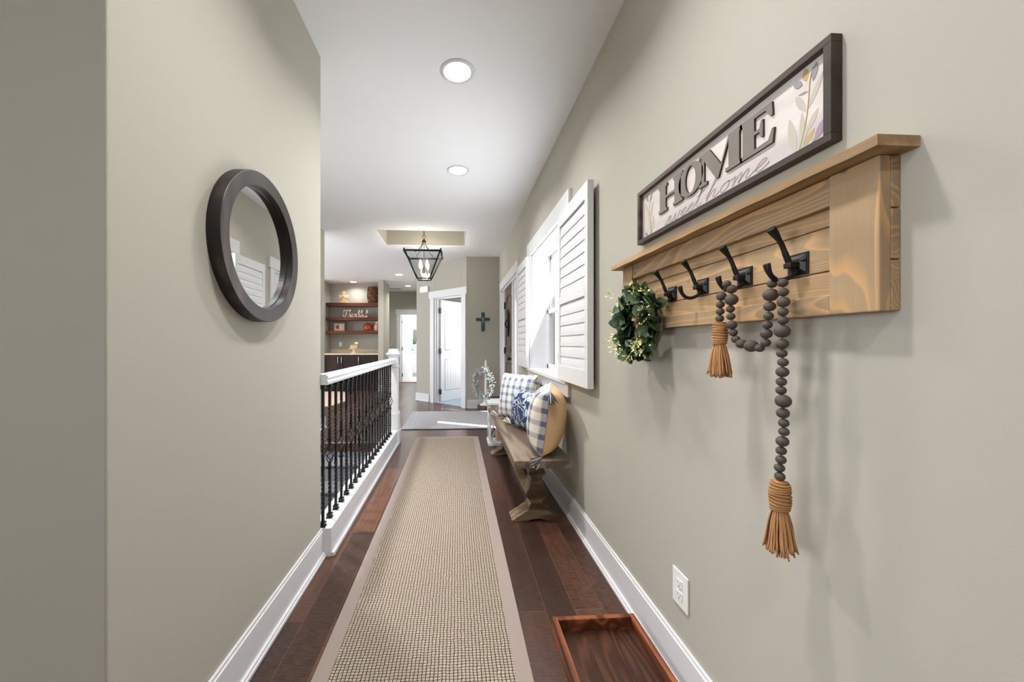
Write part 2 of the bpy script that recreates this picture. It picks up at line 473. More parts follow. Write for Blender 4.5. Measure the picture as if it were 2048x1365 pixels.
    def build(s, name, mat, parent=None, bevel=0.0, world=True, sub=0, kind=None, loc=None, fix=True):
        me = bpy.data.meshes.new(name)
        off = Vector((0, 0, 0))
        if parent is not None and world:
            p = parent
            while p is not None: off += p.location; p = p.parent
        if loc is not None: off = off + Vector(loc)
        me.from_pydata([tuple(p - off) for p in s.v], [], s.f)
        me.polygons.foreach_set('use_smooth', s.sm)
        if fix:
            bm = bmesh.new(); bm.from_mesh(me); bmesh.ops.recalc_face_normals(bm, faces=bm.faces); bm.to_mesh(me); bm.free()
        me.materials.append(MATS[mat]); me.update()
        o = bpy.data.objects.new(name, me); COL.objects.link(o)
        if loc is not None: o.location = loc
        if parent is not None: o.parent = parent
        if bevel:
            b = o.modifiers.new('bevel', 'BEVEL'); b.width = bevel; b.segments = 2; b.limit_method = 'ANGLE'; b.angle_limit = radians(40)
        if sub:
            m = o.modifiers.new('sub', 'SUBSURF'); m.levels = sub; m.render_levels = sub
        if kind: o['kind'] = kind
        return o

def thing(name, label, cat, loc=(0, 0, 0), group=None, rotz=0.0):
    o = bpy.data.objects.new(name, None); COL.objects.link(o); o.empty_display_size = .1
    o.location = loc; o.rotation_euler = (0, 0, rotz)
    o['label'] = label; o['category'] = cat
    if group: o['group'] = group
    return o
def tag(o, label, cat, group=None):
    o['label'] = label; o['category'] = cat
    if group: o['group'] = group
    return o
def struct(name, mb, mat, bevel=0.0):
    return mb.build(name, mat, None, bevel, kind='structure')
def sroot(name, loc=(0, 0, 0)):
    o = bpy.data.objects.new(name, None); COL.objects.link(o); o.location = loc; o['kind'] = 'structure'; return o
def part(name, mat, parent, fn, bevel=0.0, label=None, **kw):
    m = MB(); fn(m); o = m.build(name, mat, parent, bevel, **kw)
    if label: o['label'] = label
    return o
def copy_tree(o, parent=None):
    c = o.copy(); COL.objects.link(c)
    if parent is not None: c.parent = parent
    for ch in list(o.children): copy_tree(ch, c)
    return c
def smooth_curve(pts, k=6):
    P = [Vector(p) for p in pts]; out_ = []
    for i in range(len(P) - 1):
        p0 = P[max(i - 1, 0)]; p1 = P[i]; p2 = P[i + 1]; p3 = P[min(i + 2, len(P) - 1)]
        for j in range(k):
            t = j / k
            out_.append(.5 * ((2 * p1) + (p2 - p0) * t + (2 * p0 - 5 * p1 + 4 * p2 - p3) * t * t + (3 * p1 - p0 - 3 * p2 + p3) * t ** 3))
    out_.append(P[-1]); return out_

H = 2.72       # ceiling height
XR = 0.76      # right wall face
XL = -0.74     # left wall face
YL1 = 2.045      # end of the left wall
YS = 4.46      # top nosing of the stairs
XS = -1.83     # far wall of the stairwell
YF = 6.58      # front wall
A = Vector((.17, 6.58)); DV = Vector((-.684, .7295)); B = A + DV * 1.47

# ================================================================== SETTING
m = MB()
m.box(-.80, 1.02, -3.6, 8.2, -.12, 0)
m.box(-7.1, -.80, YS, 11.3, -.12, 0)
m.box(-.80, 0.0, 8.2, 11.3, -.12, 0)
m.box(-7.1, -.80, -3.6, .95, -.12, 0)
struct('floor', m, 'hardwood')
m = MB()
TX0, TX1, TY0, TY1 = -1.11, .125, 5.1, 5.89
m.box(-7.2, TX0, -3.7, 14.2, H, H + .1)
m.box(TX1, 1.02, -3.7, 14.2, H, H + .1)
m.box(1.02, 2.2, 7.0, 14.2, H, H + .1)
m.box(TX0, TX1, -3.7, TY0, H, H + .1); m.box(TX0, TX1, TY1, 14.2, H, H + .1)
struct('ceiling', m, 'ceiling_paint')
TZ = 3.06
m = MB()   # recessed box above the foyer: painted sides
m.box(TX0 + .0005, TX0 + .012, TY0, TY1, H + .012, TZ); m.box(TX1 - .012, TX1 - .0005, TY0, TY1, H + .012, TZ)
m.box(TX0, TX1, TY0 + .0005, TY0 + .012, H + .012, TZ); m.box(TX0, TX1, TY1 - .012, TY1 - .0005, H + .012, TZ)
struct('wall_tray', m, 'wall_paint')
m = MB(); m.box(TX0 - .1, TX1 + .1, TY0 - .1, TY1 + .1, TZ, TZ + .08); struct('ceiling_tray', m, 'ceiling_paint')

# left wall and the wall facing the camera beside it
m = MB(); m.prism([(-7.0, .82), (XL, .82), (XL, YL1), (-.86, YL1), (-.86, .95), (-7.0, .95)], 0, H); struct('wall_left', m, 'wall_paint', .004)
m = MB(); m.box(XS - .12, XS, .951, 5.2, -1.9, H); struct('wall_stairwell', m, 'wall_paint', .004)
m = MB(); m.box(XS, -.80, .95, 1.05, -1.9, 0); m.box(-.80, -.70, 1.0, YS, -1.9, -.12); struct('wall_stair_below', m, 'wall_paint')
m = MB(); m.box(XS - .05, -.70, .9, 4.5, -2.0, -1.9); struct('floor_lower', m, 'stair_carpet')
# right wall with window and entry openings
WY0, WY1, WZ0, WZ1 = 2.52, 3.70, .90, 2.06
EY0, EY1, EZ1 = 4.57, 6.17, 2.06
XO = 1.00
m = MB()
m.box(XR, XO, -3.6, WY0, 0, H); m.box(XR, XO, WY0, WY1, 0, WZ0); m.box(XR, XO, WY0, WY1, WZ1, H)
m.box(XR, XO, WY1, EY0, 0, H); m.box(XR, XO, EY0, EY1, EZ1, H); m.box(XR, XO, EY1, YF, 0, H)
struct('wall_right', m, 'wall_paint')
m = MB(); m.box(.17, XO, YF, YF + .12, 0, H); struct('wall_front', m, 'wall_paint')
# angled wall with a door opening
NV = Vector((DV.y, -DV.x))           # normal pointing to +x,+y side
def ang(s, t): p = A + DV * s + NV * t; return (p.x, p.y)
def angbox(m, s0, s1, t0, t1, z0, z1):
    q = [ang(s0, t0), ang(s1, t0), ang(s1, t1), ang(s0, t1)]
    m.hexa([(a, b, z0) for a, b in q], [(a, b, z1) for a, b in q])
DS0, DS1, DZ1 = .12, .90, 2.05
m = MB()
angbox(m, 0, DS0, 0, .12, 0, H); angbox(m, DS1, 1.47, 0, .12, 0, H); angbox(m, DS0, DS1, 0, .12, DZ1, H)
struct('wall_angled', m, 'wall_paint', .003)
m = MB(); m.box(B.x, B.x + .12, B.y + .0, 11.1, 0, H); struct('wall_hall_right', m, 'wall_paint')
# niche block and rear hall
m = MB(); m.box(-1.92, -1.79, 9.08, 9.83, 0, H); struct('wall_niche_pillar', m, 'wall_paint', .004)
m = MB(); m.box(-3.9, -1.92, 9.70, 9.83, 0, H); m.box(-3.9, -3.27, 9.08, 9.70, 0, H); struct('wall_niche', m, 'wall_paint')
m = MB()
HX0, HX1 = -1.70, -.92
m.box(-4.0, HX0, 11.1, 11.22, 0, H); m.box(HX1, B.x + .12, 11.1, 11.22, 0, H); m.box(HX0, HX1, 11.1, 11.22, 2.05, H)
struct('wall_hall_end', m, 'wall_paint')
# outer shell of the house
m = MB(); m.box(-7.1, -7.0, .82, 4.6, 0, H); m.box(-7.1, -7.0, 8.6, 11.2, 0, H); m.box(-7.1, -7.0, 4.6, 8.6, 0, .5); m.box(-7.1, -7.0, 4.6, 8.6, 2.5, H)
m.box(-7.1, -7.0, -3.6, -3.0, 0, H); m.box(-7.1, -7.0, .6, .82, 0, H); m.box(-7.1, -7.0, -3.0, .6, 0, .5); m.box(-7.1, -7.0, -3.0, .6, 2.5, H); struct('wall_great_room', m, 'wall_paint')
m = MB(); m.box(-7.0, -3.9, 9.08, 9.2, 0, H); struct('wall_great_room_end', m, 'wall_paint')
m = MB(); m.box(-7.0, XR, -3.6, -3.5, 0, H)
struct('wall_rear', m, 'wall_paint')
# bedroom beyond the angled wall
m = MB(); m.box(XO, 1.1, YF + .12, 8.8, 0, H); m.box(1.9, 2.0, 8.8, 11.2, 0, H); m.box(XO, 2.0, 8.7, 8.8, 0, H); m.box(-.716, 2.0, 11.1, 11.2, 0, H)
struct('wall_bedroom', m, 'wall_paint_white')
m = MB(); q = [ang(DS0 - .1, .03), ang(DS1 + .1, .03)]
m.prism([(q[0][0], q[0][1]), (1.0, 6.75), (2.0, 8.7), (2.0, 11.1), (-.715, 11.1), (-.715, 7.75), (q[1][0], q[1][1])], .001, .012)
struct('floor_bedroom', m, 'bed_carpet')
# bathroom beyond the hall end
m = MB(); m.box(-3.0, .2, 14.0, 14.1, 0, H); m.box(-3.0, -2.9, 11.22, 14.0, 0, H); m.box(-.3, -.2, 11.22, 14.0, 0, H)
struct('wall_bath', m, 'wall_paint_white')
m = MB(); m.box(-2.9, -.3, 11.1, 14.0, -.12, .004); struct('floor_bath', m, 'bath_floor')
# outside: ground and an added block against the sun
m = MB(); m.box(XO, 30, -25, 40, -.5, -.3); struct('floor_outdoor', m, 'lawn')
m = MB(); m.box(XO, 3.2, 2.39, 8.0, -.3, -.04); struct('floor_porch', m, 'concrete')
m = MB(); m.box(XO, 7.5, -3.6, 2.38, -.3, 7.4); struct('wall_sun_blocker', m, 'siding')  # added out of view to keep direct sun off the hall window
m = MB()
for k in range(24): m.box(5.2, 5.24 + .0, 7.2, 13.0, -.3 + k * .2, -.115 + k * .2)
struct('wall_neighbour', m, 'siding')

# ---- trim
def baseboard_y(m, x, y0, y1, sgn, h=.155, shoe=True):
    m.box(x, x + sgn * .014, y0, y1, 0, h - .012); m.box(x, x + sgn * .009, y0, y1, h - .012, h)
    if shoe: m.box(x, x + sgn * .030, y0, y1, 0, .014); m.box(x, x + sgn * .024, y0, y1, .014, .024)
def baseboard_x(m, y, x0, x1, sgn, h=.155):
    m.box(x0, x1, y, y + sgn * .014, 0, h - .012); m.box(x0, x1, y, y + sgn * .009, h - .012, h)
    m.box(x0, x1, y, y + sgn * .030, 0, .014); m.box(x0, x1, y, y + sgn * .024, .014, .024)
m = MB(); baseboard_y(m, XL, .806, YL1, 1); struct('baseboard_left', m, 'white_trim', .002)
m = MB(); baseboard_x(m, .82, -7, -.74, -1); struct('baseboard_left_return', m, 'white_trim', .002)
m = MB(); baseboard_y(m, XR, -3.5, 4.47, -1); baseboard_y(m, XR, 6.27, YF, -1); struct('baseboard_right', m, 'white_trim', .002)
m = MB(); baseboard_x(m, YF, .185, XR, -1); struct('baseboard_front', m, 'white_trim', .002)
def angbase(m, s0, s1):
    angbox(m, s0, s1, -.014, 0, 0, .143); angbox(m, s0, s1, -.009, 0, .143, .155); angbox(m, s0, s1, -.03, 0, 0, .02)
m = MB(); angbase(m, 1.05, 1.48); struct('baseboard_angled', m, 'white_trim', .002)
m = MB(); baseboard_x(m, 11.1, -1.95, -1.81, -1); struct('baseboard_hall', m, 'white_trim', .002)
m = MB(); baseboard_y(m, XS, YS + .02, 5.2, 1); baseboard_x(m, 9.08, -1.92, -1.79, -1); struct('baseboard_stairwell', m, 'white_trim', .002)
m = MB(); m.box(-.80, -.685, YL1 + .0005, 4.5, -.35, .155); m.box(-.685, -.668, YL1 + .0005, 4.5, 0, .022)
struct('trim_stair_curb', m, 'white_trim', .003)
# flush trim strip where wood floor meets the stair opening
# window 1 casing
def casing_y(m, x, y0, y1, z0, z1, wd=.1, head=.13, over=.04, t=.02, bottom=False):
    m.box(x - t, x, y0 - wd, y0, z0, z1); m.box(x - t, x, y1, y1 + wd, z0, z1)
    m.box(x - t - .006, x, y0 - wd - over * .8, y1 + wd + over * .8, z1, z1 + head)
    if bottom: m.box(x - t, x, y0 - wd, y1 + wd, z0 - .1, z0); m.box(x - t - .02, x, y0 - wd - .01, y1 + wd + .01, z0 - .012, z0 + .014)
win = sroot('window_1', (XR, (WY0 + WY1) / 2, WZ0))
part('window_casing', 'white_trim', win, lambda m: casing_y(m, XR - .0005, WY0, WY1, WZ0, WZ1, bottom=True), .002)
def jamb(m):
    m.box(XR, XO - .02, WY0 - .0, WY0 + .012, WZ0, WZ1); m.box(XR, XO - .02, WY1 - .012, WY1, WZ0, WZ1)
    m.box(XR, XO - .02, WY0, WY1, WZ1 - .012, WZ1); m.box(XR, XO - .02, WY0, WY1, WZ0, WZ0 + .012)
part('window_jamb', 'white_trim', win, jamb)
def sash(m):
    y0, y1 = WY0 + .012, WY1 - .012
    for (x0, x1, z0, z1) in ((.915, .95, WZ0 + .012, 1.50), (.945, .98, 1.47, WZ1 - .012)):
        m.box(x0, x1, y0, y0 + .045, z0, z1); m.box(x0, x1, y1 - .045, y1, z0, z1)
        m.box(x0, x1, y0, y1, z0, z0 + .045); m.box(x0, x1, y0, y1, z1 - .04, z1)
part('window_frame', 'white_trim', win, sash, .002)
part('window_pane', 'window_glass', win, lambda m: (m.box(.93, .934, WY0 + .05, WY1 - .05, WZ0 + .05, 1.47), m.box(.96, .964, WY0 + .05, WY1 - .05, 1.51, WZ1 - .05)))

# entry unit: casing, sidelights, door
ent = sroot('trim_entry', (XR, (EY0 + EY1) / 2, 0))
part('entry_casing', 'white_trim', ent, lambda m: casing_y(m, XR - .0005, EY0, EY1, 0, EZ1, bottom=False), .002)
def entframe(m):
    m.box(XR, XO - .02, EY0, EY0 + .03, 0, EZ1); m.box(XR, XO - .02, EY1 - .03, EY1, 0, EZ1)
    m.box(XR, XO - .02, EY0, EY1, EZ1 - .03, EZ1); m.box(XR, XO, EY0, EY1, -.02, .02)
    for (a, b) in ((5.06, 5.15), (5.96, 6.00)): m.box(XR + .01, .93, a, b, 0, EZ1)
    for (a, b) in ((EY0 + .03, 4.81), (6.125, 6.14)): m.box(XR + .03, .90, a, b, 0, EZ1)
    m.box(XR + .03, .90, 4.97, 5.06, 0, EZ1)
    for (a, b) in ((4.81, 4.97), (6.00, 6.125)):
        m.box(XR + .03, .90, a, b, 0, .25); m.box(XR + .03, .90, a, b, 1.93, EZ1)
part('entry_frame', 'white_trim', ent, entframe)
part('sidelight_glass', 'window_glass', ent, lambda m: m.box(.84, .845, 4.81, 4.97, .25, 1.93))
part('sidelight_glass', 'window_glass', ent, lambda m: m.box(.84, .845, 6.00, 6.125, .25, 1.93))
d1 = sroot('door_1', (.80, 5.58, .02))
part('door_leaf', 'door_wood', d1, lambda m: m.box(.79, .83, 5.15, 5.96, .02, 2.03))
def arch(y0, y1, z0, z1, k=10):
    r = []
    for i in range(k + 1):
        a = pi * i / k; r.append(((y0 + y1) / 2 + (y1 - y0) / 2 * cos(a), z1 + .12 * sin(a)))
    return [(y1, z0)] + r + [(y0, z0)]
def panel(m, y0, y1, z0, z1, arched=False):
    # raised frame moulding round a panel
    if arched: P = arch(y0, y1, z0, z1)
    else: P = [(y0, z0), (y1, z0), (y1, z1), (y0, z1)]
    P3 = [(.787, a, b) for a, b in P] + [(.787, P[0][0], P[0][1])]
    m.tube(P3, .008, 6)
part('door_moulding', 'door_wood', d1, lambda m: (panel(m, 5.25, 5.86, 1.12, 1.78, True), panel(m, 5.25, 5.86, .22, .86)))
part('door_lower_rail', 'door_wood', d1, lambda m: m.box(.782, .79, 5.15, 5.96, 1.00, 1.03))
hs = part('door_handle', 'black_iron', d1, lambda m: (m.lathe([(.001, 0), (.03, 0), (.03, -.008), (.012, -.012), (.011, -.035), (.027, -.045), (.03, -.06), (.02, -.072), (.001, -.075)], (.79, 5.22, .945), 16, axis='x')))
part('deadbolt', 'black_iron', d1, lambda m: m.lathe([(.001, 0), (.03, 0), (.028, -.014), (.012, -.016), (.012, -.03), (.001, -.03)], (.79, 5.22, 1.07), 16, axis='x'))
def grille(m):
    m.box(.780, .79, 5.50, 5.62, 1.33, 1.62)
    m.tube([(.775, 5.56, 1.27), (.775, 5.56, 1.68)], .012, 6)
    m.tube(smooth_curve([(.77, 5.56, 1.52), (.74, 5.56, 1.50), (.735, 5.56, 1.44), (.765, 5.56, 1.40)]), .01, 6)
part('door_knocker', 'black_iron', d1, grille)
for z in (.25, 1.05, 1.78): part('hinge', 'steel_hinge', d1, lambda m: (m.box(.768, .79, 5.935, 5.98, z - .05, z + .05), m.tube([(.772, 5.962, z - .055), (.772, 5.962, z + .055)], .008, 8)))

# shutters (interior louvred panels folded back on the wall)
def shutter(label, y0, y1, xa, xb):
    z0, z1, zm0, zm1 = .915, 2.045, 1.425, 1.475
    t = thing('window_shutter', label, 'shutter', (xa, (y0 + y1) / 2, z0), 'louvred shutters at the hall window')
    st = .048
    def fr(m):
        m.box(xa, xb, y0, y0 + st, z0, z1); m.box(xa, xb, y1 - st, y1, z0, z1)
        m.box(xa, xb, y0 + st, y1 - st, z0, z0 + .10); m.box(xa, xb, y0 + st, y1 - st, z1 - .09, z1); m.box(xa, xb, y0 + st, y1 - st, zm0, zm1)
    part('shutter_frame', 'white_wood', t, fr, .002)
    for (a, b) in ((z0 + .10, zm0), (zm1, z1 - .09)):
        k = round((b - a) / .0655)
        for i in range(k):
            zc = a + (b - a) * (i + .5) / k
            def lv(m):
                hw = .5 * (b - a) / k + .004; xm = (xa + xb) / 2
                hw += .002; pr = [(xm - .0115, zc - hw), (xm - .008, zc - hw - .002), (xm + .002, zc - .3 * hw), (xm + .002, zc + hw), (xm - .003, zc + hw + .001), (xm - .0095, zc + .2 * hw), (xm - .0115, zc - .4 * hw)]
                m.prism(pr, y0 + st, y1 - st, 'y')
            part('louver', 'white_wood', t, lv)
    for zh in (1.05, 1.86):
        part('hinge', 'white_trim', t, lambda m: m.tube([(xa + .002, y1 if y1 < 3 else y0, zh), (xa + .002, y1 if y1 < 3 else y0, zh + .08)], .005, 8))
    return t
shutter('near white louvred shutter folded flat on the wall above the tan-backed cushion', 1.94, 2.525, .700, .735)
shutter('far white louvred shutter folded back between window and front door', 3.70, 4.26, .700, .735)

# angled-wall door
dd = sroot('trim_bedroom_door', (ang(.5, 0)[0], ang(.5, 0)[1], 0))
def bcas(m):
    angbox(m, DS0 - .11, DS0, -.02, 0, 0, DZ1); angbox(m, DS1, DS1 + .11, -.02, 0, 0, DZ1)
    angbox(m, DS0 - .14, DS1 + .14, -.026, 0, DZ1, DZ1 + .135)
    angbox(m, DS0, DS0 + .015, 0, .12, 0, DZ1); angbox(m, DS1 - .015, DS1, 0, .12, 0, DZ1); angbox(m, DS0, DS1, 0, .12, DZ1 - .015, DZ1)
    angbox(m, DS1 - .03, DS1 - .015, .05, .07, 0, DZ1)
part('door_casing', 'white_trim', dd, bcas, .002)
hp = Vector(ang(DS1 - .03, .13)); d2 = sroot('door_2', (hp.x, hp.y, .015))
dirv = Vector((.50, .60)).normalized()
d2.rotation_euler = (0, 0, math.atan2(dirv.y, dirv.x))
# local: x along leaf, y thickness
def leaf2(m): m.box(0, .74, -.018, .018, 0, 2.01)
part('door_leaf', 'white_wood', d2, leaf2, world=False)
def dmould(m):
    for yy in (-.02, .02):
        def loop(P):
            m.tube([(a, yy, b) for a, b in P] + [(P[0][0], yy, P[0][1])], .007, 6)
        x0, x1 = .12, .62
        P = [(x0, 1.02), (x1, 1.02), (x1, 1.72)] + [((x0 + x1) / 2 + (x1 - x0) / 2 * cos(pi * i / 8), 1.72 + .12 * sin(pi * i / 8)) for i in range(1, 8)] + [(x0, 1.72)]
        loop(P); loop([(x0, .22), (x1, .22), (x1, .84), (x0, .84)])
        for i in range(1, 6):
            xx = x0 + (x1 - x0) * i / 6
            m.tube([(xx, yy * .93, .24), (xx, yy * .93, .82)], .003, 4); m.tube([(xx, yy * .93, 1.04), (xx, yy * .93, 1.76)], .003, 4)
part('door_moulding', 'white_trim', d2, dmould, world=False)
for z in (.2, 1.0, 1.8):
    part('hinge', 'steel_hinge', d2, lambda m: (m.box(-.035, .012, -.024, .0, z - .05, z + .05), m.tube([(-.012, -.022, z - .055), (-.012, -.022, z + .055)], .008, 8)), world=False)

# hall-end door
de = sroot('trim_bath_door', (-1.3, 11.1, 0))
def hcas(m):
    m.box(HX0 - .1, HX0, 11.08, 11.1, 0, 2.05); m.box(HX1, HX1 + .08, 11.08, 11.1, 0, 2.05); m.box(HX0 - .13, HX1 + .08, 11.074, 11.1, 2.05, 2.185)
    m.box(HX0, HX0 + .015, 11.1, 11.22, 0, 2.05); m.box(HX0, HX1, 11.1, 11.22, 2.035, 2.05)
part('door_casing', 'white_trim', de, hcas)
d3 = sroot('door_3', (HX0 + .03, 11.24, .015)); d3.rotation_euler = (0, 0, radians(72))
part('door_leaf', 'white_wood', d3, lambda m: m.box(0, .72, -.018, .018, 0, 2.0), world=False)
for z in (.2, 1.0, 1.8): part('hinge', 'steel_hinge', d3, lambda m: m.box(-.02, .02, -.03, -.018, z - .05, z + .05), world=False)
part('door_handle', 'steel_hinge', d3, lambda m: (m.tube([(.66, -.02, .96), (.66, -.07, .96)], .012, 8), m.tube([(.66, -.06, .96), (.56, -.06, .96)], .01, 8)), world=False)
m = MB(); m.box(HX0, HX1, 11.08, 11.16, 0, .012); m.build('door_threshold', 'brass', de)

# ================================================================== LIGHT FITTINGS
def can_light(x, y, label, energy, spread=None):
    t = thing('recessed_light', label, 'ceiling light', (x, y, H), 'recessed ceiling lights')
    part('trim_ring', 'white_trim', t, lambda m: m.lathe([(.078, -.004), (.098, -.004), (.101, -.001), (.101, .0), (.076, .0), (.078, -.004)], (x, y, H), 40))
    part('lens', 'lamp_lens', t, lambda m: m.lathe([(.0005, -.003), (.077, -.003)], (x, y, H), 40, False))
    l = lamp('recessed_lamp', 'AREA', (x, y, H - .012), (0, 0, 0), energy, (1.0, .98, .95), .15, shape='DISK', spread=radians(142))
    return t
E1 = 13.5
can_light(.002, 2.11, 'recessed ceiling light nearest the camera, large round disc', E1)
can_light(.009, 3.31, 'second recessed ceiling light above the runner, before the foyer lantern', E1)
can_light(-1.304, 8.37, 'small recessed ceiling light left of the hanging lantern, before the pillar', E1)
can_light(-1.316, 9.97, 'farthest recessed ceiling light in the rear hall, below-left of the lantern', E1)
can_light(-2.60, 9.41, 'recessed ceiling light over the shelf niche', 5.5)
can_light(.002, .91, 'recessed ceiling light at the near end of the hallway, over the coat rack', E1)
can_light(.002, -.6, 'recessed ceiling light behind the viewpoint, before the left wall corner', E1)
can_light(-3.6, 6.6, 'recessed ceiling light in the great room', E1)
can_light(-1.3, 2.7, 'unseen ceiling light added over the stairs, behind the left wall', 45.0)  # added where the left wall hides it, to brighten the stair carpet

v_ = thing('ceiling_vent', 'small white air vent in the rear hall ceiling', 'vent', (-1.74, 10.5, H))
part('vent_frame', 'white_trim', v_, lambda m: (m.box(-1.9, -1.58, 10.42, 10.44, H - .008, H - .001), m.box(-1.9, -1.58, 10.56, 10.58, H - .008, H - .001), m.box(-1.9, -1.88, 10.44, 10.56, H - .008, H - .001), m.box(-1.6, -1.58, 10.44, 10.56, H - .008, H - .001)))
part('slat', 'blind_grey', v_, lambda m: [m.box(-1.88, -1.6, 10.445 + i * .02, 10.452 + i * .02, H - .007, H - .001) for i in range(6)])

# foyer lantern
LX, LY = -.49, 5.50
ln = thing('pendant_lantern', 'black iron tapered glass lantern hanging from a chain in the foyer', 'pendant light', (LX, LY, 2.12))
TT, BT, ZT, ZB = .262, .092, 2.485, 2.12
def corner(sx, sy, top): r = TT if top else BT; return Vector((LX + sx * r, LY + sy * r, ZT if top else ZB))
CS = [(-1, -1), (1, -1), (1, 1), (-1, 1)]
def bar(m, a, b, r=.0145): m.tube([a, b], r, 4)
def lframe(m):
    for i in range(4):
        a, b = CS[i], CS[(i + 1) % 4]
        bar(m, corner(*a, True), corner(*b, True)); bar(m, corner(*a, False), corner(*b, False), .009)
        bar(m, corner(*a, True) + Vector((0, 0, .03)), corner(*a, False))
part('lantern_frame', 'black_iron', ln, lframe)
def lpane(i):
    a, b = CS[i], CS[(i + 1) % 4]
    q = [corner(*a, False), corner(*b, False), corner(*b, True), corner(*a, True)]
    nn = Vector((a[0] + b[0], a[1] + b[1], 0)).normalized() * .003
    return lambda m: m.hexa([p * 1.0 - nn for p in q], [p * 1.0 for p in q])
for i in range(4): part('glass_pane', 'seeded_glass', ln, lpane(i), fix=True)
part('glass_pane', 'seeded_glass', ln, lambda m: m.box(LX - .09, LX + .09, LY - .09, LY + .09, 2.117, 2.121))
def arms(m):
    for sx, sy in CS:
        m.tube(smooth_curve([(LX + sx * .012, LY + sy * .012, 2.675), (LX + sx * .03, LY + sy * .03, 2.62), (LX + sx * .07, LY + sy * .07, 2.55), (LX + sx * .12, LY + sy * .12, 2.495)]), .005, 6)
    for sx, sy in CS: m.tube([(LX + sx * .12, LY + sy * .12, 2.495), (LX + sx * .12, LY + sy * TT, 2.487)], .004, 5)
part('lantern_arm', 'bronze', ln, arms)
part('lantern_canopy', 'bronze', ln, lambda m: m.lathe([(.001, .04), (.012, .038), (.016, .02), (.032, .012), (.032, -.004), (.014, -.012), (.001, -.014)], (LX, LY, 2.675), 20))
def chain(m):
    z = 2.70; k = 0
    while z < 3.04:
        pts = [(cos(a) * .010 * (1 if k == 0 else .75), sin(a) * (.034 if k == 0 else .018)) for a in [2 * pi * i / 12 for i in range(13)]]
        if k == 0: pts = [(-.020, .042), (.020, .042), (.020, .03), (.012, -.02), (0, -.032), (-.012, -.02), (-.020, .03), (-.020, .042)]
        hh = .034 if k == 0 else .018
        m.tube([((LX + a, LY, z + hh + b) if k % 2 == 0 else (LX, LY + a, z + hh + b)) for a, b in pts], .0035, 5)
        z += 2 * hh - .006; k += 1
part('chain', 'bronze', ln, chain)
part('ceiling_canopy', 'bronze', ln, lambda m: m.lathe([(.001, -.03), (.05, -.02), (.06, 0), (.001, 0)], (LX, LY, TZ), 20))
part('candle_stem', 'bronze', ln, lambda m: (m.tube([(LX, LY, 2.14), (LX, LY, 2.66)], .005, 6), [m.tube(smooth_curve([(LX, LY, 2.17), (LX + sx * .03, LY + sy * .03, 2.155), (LX + sx * .05, LY + sy * .05, 2.18)]), .004, 5) for sx, sy in CS]))
for sx, sy in CS:
    cs_ = part('candle_sleeve', 'cream_ceramic', ln, lambda m: m.lathe([(.011, 2.18), (.011, 2.27)], (LX + sx * .05, LY + sy * .05, 0), 12))
    part('bulb', 'bulb_glow', cs_, lambda m: m.lathe([(.010, 2.27), (.021, 2.305), (.022, 2.33), (.011, 2.38), (.0005, 2.40)], (LX + sx * .05, LY + sy * .05, 0), 12))
lamp('lantern_lamp', 'POINT', (LX, LY, 2.40), (0, 0, 0), 15, (1, .93, .82), .05)

# ================================================================== LEFT WALL: MIRROR
MYc, MZc, MR = 1.393, 1.507, .2665
mt = thing('round_mirror', 'round mirror in a wide dark wooden frame on the left wall', 'mirror', (XL, MYc, MZc - MR))
def mframe(m):
    m.lathe([(.214, 0), (.218, .018), (.218, .040), (MR - .001, .042), (MR, .040), (MR, .0), (.214, 0)], (XL, MYc, MZc), 96, False, 'x')
    for i in range(0): pass
o = part('mirror_frame', 'mirror_wood', mt, mframe, .0015)
part('mirror_glass', 'mirror_glass', mt, lambda m: m.lathe([(.0005, .014), (.2165, .014), (.2165, .004), (.0005, .004)], (XL, MYc, MZc), 96, False, 'x'))

# ================================================================== STAIR RAILING AND STAIRS
XB = -.735
rl = thing('stair_railing', 'white handrail with black twisted iron balusters along the stair opening', 'railing', (XB, 3.1, .155))
def hrail(m):
    pr = [(-.03, .935), (.03, .935), (.034, .945), (.034, .955), (.026, .962), (.034, .972), (.032, .985), (.02, .993), (-.02, .993), (-.032, .985), (-.034, .972), (-.026, .962), (-.034, .955), (-.034, .945)]
    m.prism([(XB + a, z) for a, z in pr], YL1, 4.27, 'y')
part('handrail', 'white_trim', rl, hrail)
def newel(m):
    c = (XB, 4.335)
    def sq(r, z0, z1): m.box(c[0] - r, c[0] + r, c[1] - r, c[1] + r, z0, z1)
    sq(.066, .0, .36); sq(.058, .36, .375); sq(.052, .375, 1.0); sq(.058, .885, .905); sq(.058, 1.0, 1.02); sq(.070, 1.02, 1.035); sq(.078, 1.035, 1.055); sq(.056, 1.055, 1.085); sq(.05, 1.085, 1.10)
    m.box(c[0] - .075, c[0] + .075, c[1] - .075, c[1] + .075, 0, .16)
part('newel_post', 'white_trim', rl, newel, .004)
def twist_bar(m, z0, z1, r, turns, k):
    """square bar twisted about its axis"""
    vs = []; fs = []
    for i in range(k + 1):
        z = z0 + (z1 - z0) * i / k; a = 2 * pi * turns * i / k
        for j in range(4):
            q = a + pi / 4 + j * pi / 2; vs.append((r * 1.414 * cos(q), r * 1.414 * sin(q), z))
    for i in range(k):
        for j in range(4): fs.append((i * 4 + j, i * 4 + (j + 1) % 4, i * 4 + 4 + (j + 1) % 4, i * 4 + 4 + j))
    m.add(vs, fs)
BR = .0068
